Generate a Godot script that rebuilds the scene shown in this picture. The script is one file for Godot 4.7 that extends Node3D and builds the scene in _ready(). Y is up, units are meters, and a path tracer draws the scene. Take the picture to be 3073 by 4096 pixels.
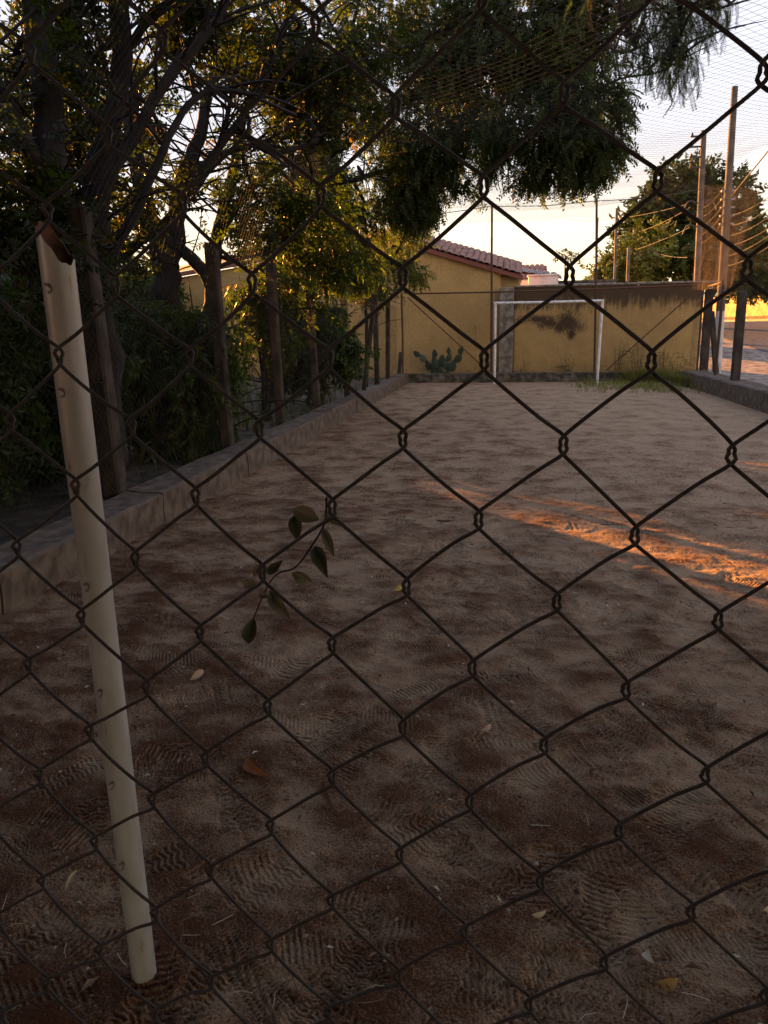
extends Node3D
# A small sand football court at dusk, seen through a chain-link fence.
# x runs across the court, -z along it towards the far goal; metres.

const TO_SUN := Vector3(-0.678, 0.174, -0.714)     # low sun, ahead and to the left, behind the trees
const UP := Vector3.UP
var rng := RandomNumberGenerator.new()
var taken := {}
var M := {}                                        # materials
var fine := FastNoiseLite.new()


# ---------------------------------------------------------------- mesh buffer
class Buf:
	var v := PackedVector3Array()
	var n := PackedVector3Array()
	var c := PackedColorArray()
	var u := PackedVector2Array()
	var ix := PackedInt32Array()
	var tint := Color.WHITE

	func quad(a: Vector3, b: Vector3, d: Vector3, e: Vector3) -> void:   # counter-clockwise seen from outside
		var k := v.size()
		var nn := (b - a).cross(e - a)
		if nn.length_squared() < 1e-16:
			nn = (d - b).cross(e - b)
		nn = nn.normalized()
		for p in [a, b, d, e]:
			v.append(p); n.append(nn); c.append(tint); u.append(Vector2(p.x + p.z, p.y))
		ix.append_array(PackedInt32Array([k, k + 2, k + 1, k, k + 3, k + 2]))

	func tri(a: Vector3, b: Vector3, d: Vector3) -> void:
		var k := v.size()
		var nn := (b - a).cross(d - a).normalized()
		for p in [a, b, d]:
			v.append(p); n.append(nn); c.append(tint); u.append(Vector2(p.x + p.z, p.y))
		ix.append_array(PackedInt32Array([k, k + 2, k + 1]))

	func quad_uv(p: Array, uv: Array) -> void:
		var k := v.size()
		var nn: Vector3 = (p[1] - p[0]).cross(p[3] - p[0]).normalized()
		for i in 4:
			v.append(p[i]); n.append(nn); c.append(tint); u.append(uv[i])
		ix.append_array(PackedInt32Array([k, k + 2, k + 1, k, k + 3, k + 2]))

	# a tube along points; radii one per point
	func tube(pts: PackedVector3Array, radii: PackedFloat32Array, sides := 6, caps := true) -> void:
		var base := v.size()
		var count := pts.size()
		var side := Vector3.ZERO
		for i in count:
			var t := (pts[mini(i + 1, count - 1)] - pts[maxi(i - 1, 0)]).normalized()
			if side == Vector3.ZERO:
				side = t.cross(Vector3.UP if absf(t.y) < 0.9 else Vector3.RIGHT).normalized()
			else:
				side = (side - t * side.dot(t)).normalized()
			var other := t.cross(side)
			for s in sides:
				var a := TAU * s / sides
				var d := side * cos(a) + other * sin(a)
				v.append(pts[i] + d * radii[i]); n.append(d); c.append(tint); u.append(Vector2(float(s) / sides, i))
		for i in count - 1:
			for s in sides:
				var a := base + i * sides + s
				var b := base + i * sides + (s + 1) % sides
				ix.append_array(PackedInt32Array([a, a + sides, b, b, a + sides, b + sides]))
		if caps:
			for e in [0, count - 1]:
				var t := (pts[1] - pts[0]).normalized() if e == 0 else (pts[count - 1] - pts[count - 2]).normalized()
				if e == 0:
					t = -t
				var k := v.size()
				for s in sides:
					v.append(v[base + e * sides + s]); n.append(t); c.append(tint); u.append(Vector2.ZERO)
				for s in range(1, sides - 1):
					ix.append_array(PackedInt32Array([k, k + s, k + s + 1] if e == 0 else [k, k + s + 1, k + s]))

	# chamfered bar of size (x, y, z) whose base centre is at p; long axis y of basis b
	func bar(p: Vector3, size: Vector3, b := Basis(), cut := 0.012) -> void:
		var hx := size.x / 2; var hz := size.z / 2
		var k := minf(cut, minf(hx, hz) * 0.6)
		var ring := [Vector2(hx - k, hz), Vector2(hx, hz - k), Vector2(hx, -hz + k), Vector2(hx - k, -hz), Vector2(-hx + k, -hz), Vector2(-hx, -hz + k), Vector2(-hx, hz - k), Vector2(-hx + k, hz)]
		var levels := [[0.0, k], [k, 0.0], [size.y - k, 0.0], [size.y, k]]
		for l in 3:
			for i in 8:
				var j := (i + 1) % 8
				var q := []
				for e in [[l, i], [l + 1, i], [l + 1, j], [l, j]]:
					var g: Vector2 = ring[e[1]]
					var inset: float = levels[e[0]][1]
					q.append(p + b * Vector3(g.x * (1.0 - inset / hx), levels[e[0]][0], g.y * (1.0 - inset / hz)))
				quad(q[0], q[3], q[2], q[1])
		for top in [0, 1]:
			var m: Vector3 = p + b * Vector3(0, size.y * top, 0)
			for i in 8:
				var j := (i + 1) % 8
				var g: Vector2 = ring[i]; var h: Vector2 = ring[j]
				var sx := 1.0 - k / hx; var sz := 1.0 - k / hz
				var a: Vector3 = p + b * Vector3(g.x * sx, size.y * top, g.y * sz)
				var d: Vector3 = p + b * Vector3(h.x * sx, size.y * top, h.y * sz)
				if top == 1: tri(m, a, d)
				else: tri(m, d, a)

	func mesh(m: Material) -> ArrayMesh:
		var a := []
		a.resize(Mesh.ARRAY_MAX)
		a[Mesh.ARRAY_VERTEX] = v; a[Mesh.ARRAY_NORMAL] = n; a[Mesh.ARRAY_COLOR] = c; a[Mesh.ARRAY_TEX_UV] = u; a[Mesh.ARRAY_INDEX] = ix
		var out := ArrayMesh.new()
		out.add_surface_from_arrays(Mesh.PRIMITIVE_TRIANGLES, a)
		out.surface_set_material(0, m)
		return out


# ---------------------------------------------------------------- naming and placing
func numbered(called: String) -> String:
	taken[called] = taken.get(called, -1) + 1
	return called if taken[called] == 0 else "%s_%03d" % [called, taken[called]]


func tag(o: Node, label := "", category := "", group := "", kind := "") -> void:
	if label: o.set_meta("label", label)
	if category: o.set_meta("category", category)
	if group: o.set_meta("group", group)
	if kind: o.set_meta("kind", kind)


func thing(called: String, label: String, category: String, at := Vector3.ZERO, turn := 0.0, group := "") -> Node3D:
	var o := Node3D.new()
	o.name = numbered(called)
	add_child(o)
	o.position = at
	o.rotation.y = turn
	tag(o, label, category, group)
	return o


func put(called: String, mesh: Mesh, parent: Node = null, kind := "") -> MeshInstance3D:
	var o := MeshInstance3D.new()
	o.mesh = mesh
	o.name = numbered(called) if parent == null else called
	(self if parent == null else parent).add_child(o, true)
	if kind: o.set_meta("kind", kind)
	return o


func many(called: String, mesh: Mesh, where: Array, tints: Array, parent: Node = null, kind := "stuff") -> MultiMeshInstance3D:
	var mm := MultiMesh.new()
	mm.transform_format = MultiMesh.TRANSFORM_3D
	mm.use_colors = true
	mm.mesh = mesh
	mm.instance_count = where.size()
	var b := PackedFloat32Array()
	b.resize(where.size() * 16)
	for i in where.size():
		var t: Transform3D = where[i]
		var k := i * 16
		for r in 3:
			b[k + r * 4] = t.basis.x[r]; b[k + r * 4 + 1] = t.basis.y[r]; b[k + r * 4 + 2] = t.basis.z[r]; b[k + r * 4 + 3] = t.origin[r]
		var q: Color = tints[i]
		b[k + 12] = q.r; b[k + 13] = q.g; b[k + 14] = q.b; b[k + 15] = 1.0
	mm.buffer = b
	var o := MultiMeshInstance3D.new()
	o.multimesh = mm
	o.name = numbered(called) if parent == null else called
	(self if parent == null else parent).add_child(o, true)
	if kind: o.set_meta("kind", kind)
	return o


func lin(r: float, g: float, b: float) -> Color:     # a linear base colour as the sRGB that albedo wants
	return Color(r, g, b).linear_to_srgb()


func smooth_path(p: PackedVector3Array, steps: int) -> PackedVector3Array:
	var out := PackedVector3Array()
	for i in p.size() - 1:
		var a := p[maxi(i - 1, 0)]; var b := p[i]; var c := p[i + 1]; var d := p[mini(i + 2, p.size() - 1)]
		for s in steps:
			out.append(b.cubic_interpolate(c, a, d, float(s) / steps))
	out.append(p[p.size() - 1])
	return out


func even(count: int, from: float, to: float) -> PackedFloat32Array:
	var r := PackedFloat32Array()
	for i in count:
		r.append(lerpf(from, to, float(i) / maxi(count - 1, 1)))
	return r


# ---------------------------------------------------------------- materials
func noise_tex(size: int, freq: float, colors: Array, stops: Array, kind := FastNoiseLite.TYPE_SIMPLEX_SMOOTH, octaves := 5, seed_ := 1) -> NoiseTexture2D:
	var f := FastNoiseLite.new()
	f.noise_type = kind; f.frequency = freq; f.fractal_octaves = octaves; f.seed = seed_
	var t := NoiseTexture2D.new()
	t.width = size; t.height = size; t.seamless = true; t.noise = f
	var g := Gradient.new()
	g.offsets = PackedFloat32Array(stops)
	g.colors = PackedColorArray(colors)
	t.color_ramp = g
	return t


func grained(color_tex: Texture2D, scale: Vector3, rough: float, relief := 0.0, relief_tex: Texture2D = null, local := false) -> StandardMaterial3D:
	var m := StandardMaterial3D.new()
	m.albedo_texture = color_tex
	m.uv1_triplanar = true
	m.uv1_world_triplanar = not local
	m.uv1_scale = scale
	m.roughness = rough
	if relief != 0.0:
		m.heightmap_enabled = true
		m.heightmap_texture = relief_tex if relief_tex else color_tex
		m.heightmap_scale = relief
	return m


func plain(c: Color, rough: float, metal := 0.0) -> StandardMaterial3D:
	var m := StandardMaterial3D.new()
	m.albedo_color = c; m.roughness = rough; m.metallic = metal
	return m


func leaf_material(rough: float, back: Color) -> StandardMaterial3D:
	var m := StandardMaterial3D.new()
	m.vertex_color_use_as_albedo = true
	m.roughness = rough
	m.metallic_specular = 0.35
	m.backlight_enabled = true
	m.backlight = back
	m.cull_mode = BaseMaterial3D.CULL_DISABLED
	return m


func make_materials() -> void:
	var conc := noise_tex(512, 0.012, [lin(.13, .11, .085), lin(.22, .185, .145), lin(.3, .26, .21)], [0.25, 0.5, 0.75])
	M.concrete = grained(conc, Vector3(.7, .7, .7), 0.92, 0.5)
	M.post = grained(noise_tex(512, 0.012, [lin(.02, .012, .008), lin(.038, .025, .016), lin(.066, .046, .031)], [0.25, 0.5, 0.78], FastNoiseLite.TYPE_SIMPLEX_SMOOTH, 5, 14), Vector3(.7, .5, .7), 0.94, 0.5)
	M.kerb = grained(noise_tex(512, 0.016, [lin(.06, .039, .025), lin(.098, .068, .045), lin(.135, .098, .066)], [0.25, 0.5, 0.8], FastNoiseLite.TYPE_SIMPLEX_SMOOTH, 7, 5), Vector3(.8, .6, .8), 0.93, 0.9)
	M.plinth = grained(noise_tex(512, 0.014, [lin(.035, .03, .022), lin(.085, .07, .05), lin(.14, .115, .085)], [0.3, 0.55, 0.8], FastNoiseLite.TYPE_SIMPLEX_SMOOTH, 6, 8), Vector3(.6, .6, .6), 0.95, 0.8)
	M.rust = grained(noise_tex(256, 0.03, [lin(.035, .017, .012), lin(.085, .035, .02), lin(.16, .07, .035)], [0.3, 0.55, 0.8], FastNoiseLite.TYPE_SIMPLEX_SMOOTH, 5, 3), Vector3(4, 4, 4), 0.85, 0.1)
	M.bark = grained(noise_tex(512, 0.02, [lin(.006, .0045, .0035), lin(.015, .011, .008), lin(.03, .023, .017)], [0.3, 0.52, 0.78], FastNoiseLite.TYPE_CELLULAR, 4, 4), Vector3(2.4, .7, 2.4), 0.95, 1.6)
	M.wire = grained(noise_tex(256, 0.05, [lin(.05, .036, .03), lin(.035, .033, .034), lin(.06, .058, .06)], [0.3, 0.42, 0.75], FastNoiseLite.TYPE_SIMPLEX_SMOOTH, 4, 6), Vector3(6, 6, 6), 0.55)
	M.wire.metallic = 0.1
	M.wire.roughness = 0.62
	M.wire.metallic_specular = 0.3
	M.far_wire = plain(lin(.05, .04, .032), 0.75)
	M.post_white = grained(noise_tex(512, 0.02, [lin(.12, .07, .045), lin(.13, .085, .06), lin(.25, .243, .23), lin(.31, .304, .292), lin(.36, .355, .344)], [0.0, 0.11, 0.15, 0.5, 0.8], FastNoiseLite.TYPE_SIMPLEX_SMOOTH, 6, 12), Vector3(2.2, .5, 2.2), 0.3, 0.05)
	M.goal_white = grained(noise_tex(256, 0.02, [lin(.5, .47, .43), lin(.72, .7, .67)], [0.25, 0.5], FastNoiseLite.TYPE_SIMPLEX_SMOOTH, 5, 2), Vector3(2, 1, 2), 0.5)
	M.hook = plain(lin(.11, .09, .075), 0.55, 0.5)
	M.galv = plain(lin(.3, .29, .28), 0.5, 0.6)
	M.ochre = grained(noise_tex(512, 0.008, [lin(.29, .195, .085), lin(.37, .26, .115), lin(.43, .31, .145)], [0.25, 0.5, 0.8], FastNoiseLite.TYPE_SIMPLEX_SMOOTH, 6, 21), Vector3(.35, .35, .35), 0.92, 0.25)
	M.fascia = plain(lin(.22, .075, .055), 0.8)
	M.tile = grained(noise_tex(256, 0.02, [lin(.13, .06, .04), lin(.26, .12, .075), lin(.33, .18, .125)], [0.25, 0.5, 0.8], FastNoiseLite.TYPE_SIMPLEX_SMOOTH, 5, 17), Vector3(1.1, 1.1, 1.1), 0.9, 0.2)
	M.grey_tile = grained(noise_tex(256, 0.02, [lin(.13, .12, .11), lin(.24, .22, .2)], [0.3, 0.7], FastNoiseLite.TYPE_SIMPLEX_SMOOTH, 5, 18), Vector3(1.1, 1.1, 1.1), 0.92, 0.2)
	M.white_wall = grained(noise_tex(256, 0.01, [lin(.5, .46, .42), lin(.68, .65, .62)], [0.3, 0.6], FastNoiseLite.TYPE_SIMPLEX_SMOOTH, 5, 19), Vector3(.5, .5, .5), 0.9)
	M.pole = grained(noise_tex(256, 0.015, [lin(.075, .06, .048), lin(.115, .095, .078), lin(.16, .135, .11)], [0.25, 0.5, 0.8], FastNoiseLite.TYPE_SIMPLEX_SMOOTH, 5, 20), Vector3(1, .5, 1), 0.9, 0.2)
	M.cable = plain(lin(.05, .04, .032), 0.7)
	M.net = plain(lin(.03, .028, .028), 0.9)
	M.dark_net = plain(lin(.05, .045, .04), 0.8)
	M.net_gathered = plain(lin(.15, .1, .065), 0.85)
	M.asphalt = grained(noise_tex(256, 0.03, [lin(.045, .045, .05), lin(.075, .073, .078)], [0.3, 0.7], FastNoiseLite.TYPE_SIMPLEX_SMOOTH, 5, 23), Vector3(.6, .6, .6), 0.7)
	M.verge = grained(noise_tex(512, 0.015, [lin(.15, .11, .08), lin(.28, .215, .165), lin(.36, .29, .23)], [0.25, 0.5, 0.75], FastNoiseLite.TYPE_SIMPLEX_SMOOTH, 6, 24), Vector3(.3, .3, .3), 0.97, 2.0)
	M.soil = grained(noise_tex(512, 0.015, [lin(.03, .022, .014), lin(.07, .052, .032), lin(.11, .085, .05)], [0.25, 0.5, 0.75], FastNoiseLite.TYPE_SIMPLEX_SMOOTH, 6, 25), Vector3(.5, .5, .5), 0.98, 3.0)
	M.leaf = leaf_material(0.45, Color(.95, 1.06, .36))
	M.far_leaf = leaf_material(0.7, Color(.6, .7, .25))
	M.dry = leaf_material(0.8, Color(.35, .3, .2))
	M.cactus = plain(lin(.022, .042, .018), 0.6)


# ---------------------------------------------------------------- foliage
func leaf_blade(b: Buf, at: Vector3, along: Vector3, across: Vector3, length: float, wide: float, fold: float) -> void:
	var nn := along.cross(across).normalized() * fold * wide
	var mid := at + along * length * 0.45
	var tip := at + along * length - nn * 0.8
	var l := mid + across * wide * 0.5 + nn
	var r := mid - across * wide * 0.5 + nn
	b.tri(at, mid, l); b.tri(mid, tip, l)
	b.tri(at, r, mid); b.tri(mid, r, tip)


func sprig(seed_: int, leaves: int, length: float, leaf_len: float, leaf_wide: float, droop: float, material: Material) -> ArrayMesh:
	var r := RandomNumberGenerator.new()
	r.seed = seed_
	var b := Buf.new()
	b.tint = Color(.6, .5, .4)
	b.tube(PackedVector3Array([Vector3.ZERO, Vector3(length * .5, -droop * length * .15, 0), Vector3(length, -droop * length * .5, 0)]), PackedFloat32Array([.004, .003, .001]), 3, false)
	for i in leaves:
		var t := (i + 0.6) / leaves
		var p := Vector3(length * t, -droop * length * .5 * t * t, 0)
		var side := -1.0 if i % 2 else 1.0
		var along := Vector3(r.randf_range(.1, .8), -droop * r.randf_range(.4, 1.3) + r.randf_range(-.3, .3), side * r.randf_range(.4, 1.0)).normalized()
		var across := along.cross(Vector3(r.randf_range(-.6, .6), 1, r.randf_range(-.6, .6)).normalized()).normalized()
		var k := r.randf_range(.75, 1.2)
		var shade := r.randf_range(.75, 1.25)
		b.tint = Color(shade, shade, shade * .95)
		leaf_blade(b, p, along, across, leaf_len * k, leaf_wide * k, r.randf_range(.1, .35))
	return b.mesh(material)


func frond(seed_: int, pairs: int, length: float, leaflet: float, wide: float, material: Material) -> ArrayMesh:   # a drooping pinnate leaf
	var r := RandomNumberGenerator.new()
	r.seed = seed_
	var b := Buf.new()
	b.tint = Color(.7, .6, .45)
	var line := PackedVector3Array()
	for i in 5:
		var t := i / 4.0
		line.append(Vector3(length * (t - .18 * t * t), -length * .45 * t * t, 0))
	b.tube(line, even(5, .003, .001), 3, false)
	for i in pairs:
		var t := (i + 1.0) / pairs
		var p := Vector3(length * (t - .18 * t * t), -length * .45 * t * t, 0)
		for side in [-1.0, 1.0]:
			var along := Vector3(.45, -.5 + r.randf_range(-.25, .15), side * .75).normalized()
			var across := along.cross(Vector3(0, 1, side * .4).normalized()).normalized()
			var k := r.randf_range(.8, 1.1) * (1.0 - .3 * absf(t - .45))
			var shade := r.randf_range(.8, 1.2)
			b.tint = Color(shade, shade, shade)
			var tip: Vector3 = p + along * leaflet * k
			var m: Vector3 = p + along * leaflet * k * .5
			b.tri(p, m + across * wide * .5, tip); b.tri(p, tip, m - across * wide * .5)
	return b.mesh(material)


# True where a leaf would stand between the sun and the one gap through which it shines on the court.
func in_sun_gap(p: Vector3, margin: float) -> bool:
	var g := p - TO_SUN * (p.y / TO_SUN.y)
	var d := Vector2(g.x + 0.5, g.z + 6.2)
	var along := d.dot(Vector2(.694, .72))
	var across := d.dot(Vector2(.72, -.694))
	if absf(along + 2.45) < .25 + margin and absf(across - .39) < .16 + margin:     # the small lit spot on the kerb
		return true
	if along < .1 - margin or along > 9.0 or (p - g).length() > 40.0:
		return false
	var half := lerpf(.12, .38, clampf(along / 2.8, 0, 1)) + margin
	return absf(across) < half


func leaf_tint(kind: String) -> Color:
	var k := rng.randf_range(.6, 1.35)
	var c := Color(.062, .092, .022)
	match kind:
		"dark": c = Color(.055, .088, .024).lerp(Color(.06, .065, .018), rng.randf() * .6)
		"warm": c = Color(.034, .05, .012).lerp(Color(.062, .042, .012), rng.randf() * .6)
		"lush": c = Color(.042, .07, .016).lerp(Color(.1, .105, .02), rng.randf() * .7)
		"gold": c = Color(.10, .13, .028).lerp(Color(.16, .14, .03), rng.randf())  # brighter yellow: glow of sunlit leaves put into the tint
		"feather": c = Color(.07, .105, .042).lerp(Color(.095, .085, .026), rng.randf() * .7)
	if rng.randf() < .03:
		c = Color(.2, .11, .03)
	return Color(c.r * k, c.g * k, c.b * k)


# clumps: [centre, radius, count, squash]
func crown(parent: Node, clumps: Array, mesh: Mesh, kind: String, droop := 0.0, size := 1.0, gap := true, dense := 1.0, hollow := -.22) -> void:
	var where := []
	var tints := []
	var reach := mesh.get_aabb().size.x * size * .62
	for c in clumps:
		for i in int(c[2] * dense):
			var d := Vector3(rng.randfn(), rng.randfn(), rng.randfn()).normalized()
			var rad: float = c[1] * pow(rng.randf(), .5) * (1.0 + .22 * fine.get_noise_3dv(d * 60.0 + c[0] * 17.0))
			var p: Vector3 = c[0] + Vector3(d.x, d.y * c[3], d.z) * rad
			if p.y < 0.05 or (gap and in_sun_gap(p, reach)):
				continue
			if fine.get_noise_3dv(p * 42.0) < hollow:      # hollows between the clumps of leaves
				continue
			var out := Vector3(d.x, d.y * .6 - droop, d.z) + Vector3(rng.randf_range(-.7, .7), rng.randf_range(-.7, .5), rng.randf_range(-.7, .7))
			out = out.normalized()
			var side := out.cross(UP).normalized()
			var up := side.cross(out).normalized()
			var b := Basis(out, up, side).rotated(out, rng.randf_range(-1.0, 1.0))
			where.append(Transform3D(b.scaled(Vector3.ONE * size * rng.randf_range(.7, 1.25)), p))
			tints.append(leaf_tint(kind))
	many("crown", mesh, where, tints, parent)


func limb(parent: Node, called: String, path: Array, from: float, to: float, material: Material = null) -> PackedVector3Array:
	var raw := PackedVector3Array(path)
	var p := smooth_path(raw, 6)
	for i in range(1, p.size() - 1):
		var w := lerpf(from, to, float(i) / p.size())
		p[i] += Vector3(fine.get_noise_3dv(p[i] * 90.0), fine.get_noise_3dv(p[i] * 90.0 + Vector3.ONE * 50) * .5, fine.get_noise_3dv(p[i] * 90.0 + Vector3.ONE * 99)) * w * .9
	var b := Buf.new()
	var rr := even(p.size(), from, to)
	for i in rr.size():
		rr[i] *= 1.0 + .16 * fine.get_noise_1d(i * 47.0 + raw[0].x * 300.0)
	b.tube(p, rr, 9 if from > .05 else 6)
	put(called, b.mesh(material if material else M.bark), parent)
	return p


# thin boughs from the limbs into the clumps
func boughs(parent: Node3D, clumps: Array, limbs: Array, twigs := 4) -> void:
	var b := Buf.new()
	var gap_at := parent.position
	for c in clumps:
		if in_sun_gap(c[0] + gap_at, .1):
			continue
		var best: Vector3 = limbs[0][0]
		for l in limbs:
			for q in l:
				if q.distance_squared_to(c[0]) < best.distance_squared_to(c[0]):
					best = q
		var mid: Vector3 = best.lerp(c[0], .5) + Vector3(rng.randf_range(-.15, .15), rng.randf_range(0, .2), rng.randf_range(-.15, .15))
		b.tube(smooth_path(PackedVector3Array([best, mid, c[0]]), 4), even(9, .035, .014), 5, false)
		for i in twigs:
			var d = Vector3(rng.randfn(), rng.randfn() * c[3], rng.randfn()).normalized() * c[1] * rng.randf_range(.6, 1.05)
			var s: Vector3 = best.lerp(c[0], rng.randf_range(.6, 1.0))
			if gap_at != Vector3.INF and (in_sun_gap(c[0] + d + gap_at, .08) or in_sun_gap(c[0] + d * .45 + gap_at, .08)):
				continue
			b.tube(smooth_path(PackedVector3Array([s, c[0] + d * .45 + Vector3(0, .08, 0), c[0] + d]), 3), even(7, .013, .003), 4, false)
	for l in limbs:
		for i in range(int(l.size() * .3), l.size()):
			for k in 2:
				if rng.randf() < .35:
					continue
				var d := Vector3(rng.randfn(), rng.randf_range(-.2, 1.1), rng.randfn()).normalized() * rng.randf_range(.35, 1.1)
				var e: Vector3 = l[i] + d
				if in_sun_gap(e + gap_at, .08) or in_sun_gap(l[i] + d * .5 + gap_at, .08):
					continue
				b.tube(smooth_path(PackedVector3Array([l[i], l[i] + d * .5 + Vector3(rng.randf_range(-.1, .1), .06, rng.randf_range(-.1, .1)), e]), 3), even(7, rng.randf_range(.008, .02), .003), 4, false)
	if b.v.size():
		put("boughs", b.mesh(M.bark), parent)


# ---------------------------------------------------------------- zig-zag mesh and nets of the far fences
func link_mesh(from: Vector3, along: Vector3, length: float, low: float, high: float, cell: float, wire: float) -> Buf:
	var b := Buf.new()
	var count := int(length / (cell * .5))
	var steps := int((high - low) / (cell * .5))
	var off := along.cross(UP).normalized() * wire
	for i in count:
		var pts := PackedVector3Array()
		for j in steps + 1:
			var x := (i + (j % 2 if i % 2 == 0 else 1 - j % 2)) * cell * .5
			var bulge := .03 * fine.get_noise_2d(x * 14.0, j * 3.0) + .025 * fine.get_noise_2d(x * 40.0 + 300, j * 9.0)
			pts.append(from + along * x + UP * (low + j * cell * .5 + .02 * fine.get_noise_2d(x * 25.0, j * 2.0 + 90)) + off * (bulge / wire + (1.0 if j % 2 else -1.0)))
		b.tube(pts, even(pts.size(), wire, wire), 3, false)
	return b


func _ready() -> void:
	rng.seed = 20240611
	fine.seed = 7
	fine.frequency = 0.02
	fine.fractal_octaves = 3
	camera_and_light()
	make_materials()
	ground_and_street()
	walls_and_houses()
	court_edges()
	far_fences()
	trees_and_shrubs()
	nets_and_poles()
	near_things()
	small_things()


# ---------------------------------------------------------------- camera, sky, sun, exposure
func camera_and_light() -> void:
	var cam := Camera3D.new()
	cam.name = "camera"
	add_child(cam)
	cam.transform = Transform3D(Basis(Vector3(0.986844, -0.017442, -0.160732), Vector3(-0.022193, 0.970139, -0.241532), Vector3(0.160145, 0.241922, 0.956989)), Vector3(0, 1.42, 0))
	cam.fov = 69.41
	cam.near = 0.05
	cam.far = 900.0
	cam.current = true

	var env := Environment.new()
	env.background_mode = Environment.BG_SKY
	env.tonemap_mode = Environment.TONE_MAPPER_LINEAR
	env.tonemap_exposure = 7.5
	env.background_energy_multiplier = 0.25
	env.sdfgi_enabled = true
	env.ssao_enabled = true
	env.ssil_enabled = true
	var pano := PanoramaSkyMaterial.new()
	pano.panorama = ImageTexture.create_from_image(evening_sky())
	var sky := Sky.new()
	sky.sky_material = pano
	env.sky = sky
	var we := WorldEnvironment.new()
	we.name = "environment"
	we.environment = env
	add_child(we)

	var sun := DirectionalLight3D.new()
	sun.name = "sun"
	sun.light_color = Color(1.0, .66, .3)
	sun.light_energy = 1.6
	sun.light_angular_distance = 0.5
	sun.shadow_enabled = true
	add_child(sun)
	sun.look_at_from_position(TO_SUN * 50.0, Vector3.ZERO)


func evening_sky() -> Image:
	var w := 512
	var h := 256
	var im := Image.create(w, h, false, Image.FORMAT_RGBF)
	var cloud := FastNoiseLite.new()
	cloud.seed = 3; cloud.frequency = .9; cloud.fractal_octaves = 5
	var sun := TO_SUN.normalized()
	for y in h:
		var e := PI * (.5 - (y + .5) / h)
		for x in w:
			var a := TAU * ((x + .5) / w - .5)
			var d := Vector3(sin(a) * cos(e), sin(e), -cos(a) * cos(e))
			var up := maxf(d.y, 0.0)
			var c := Vector3(.98, .79, .47).lerp(Vector3(.60, .59, .64), smoothstep(.02, .24, up))
			c = c.lerp(Vector3(.36, .42, .60), smoothstep(.16, .6, up))
			c = c.lerp(Vector3(.36, .42, .62), smoothstep(.5, 1.0, up))
			var near := d.dot(sun)
			c += Vector3(1.0, .62, .22) * .55 * pow(maxf(near, 0.0), 9.0)
			c += Vector3(1.0, .75, .4) * 1.3 * pow(maxf(near, 0.0), 90.0)
			var q := d / (up + .25)
			var k := cloud.get_noise_3d(q.x, q.y * 2.0, q.z)
			c *= 1.0 + .07 * k
			if d.y < 0.0:
				c = Vector3(.3, .24, .18)
			im.set_pixel(x, y, Color(c.x, c.y, c.z))
	return im


# ---------------------------------------------------------------- ground
func noise_bytes(w: int, h: int, freq: float, seed_: int, octaves := 4, stretch := 1.0) -> PackedByteArray:
	var f := FastNoiseLite.new()
	f.seed = seed_; f.frequency = freq; f.fractal_octaves = octaves
	var im := f.get_image(int(w / stretch), h, false, false, false)
	im.resize(w, h, Image.INTERPOLATE_CUBIC)
	im.convert(Image.FORMAT_L8)
	return im.get_data()


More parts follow.
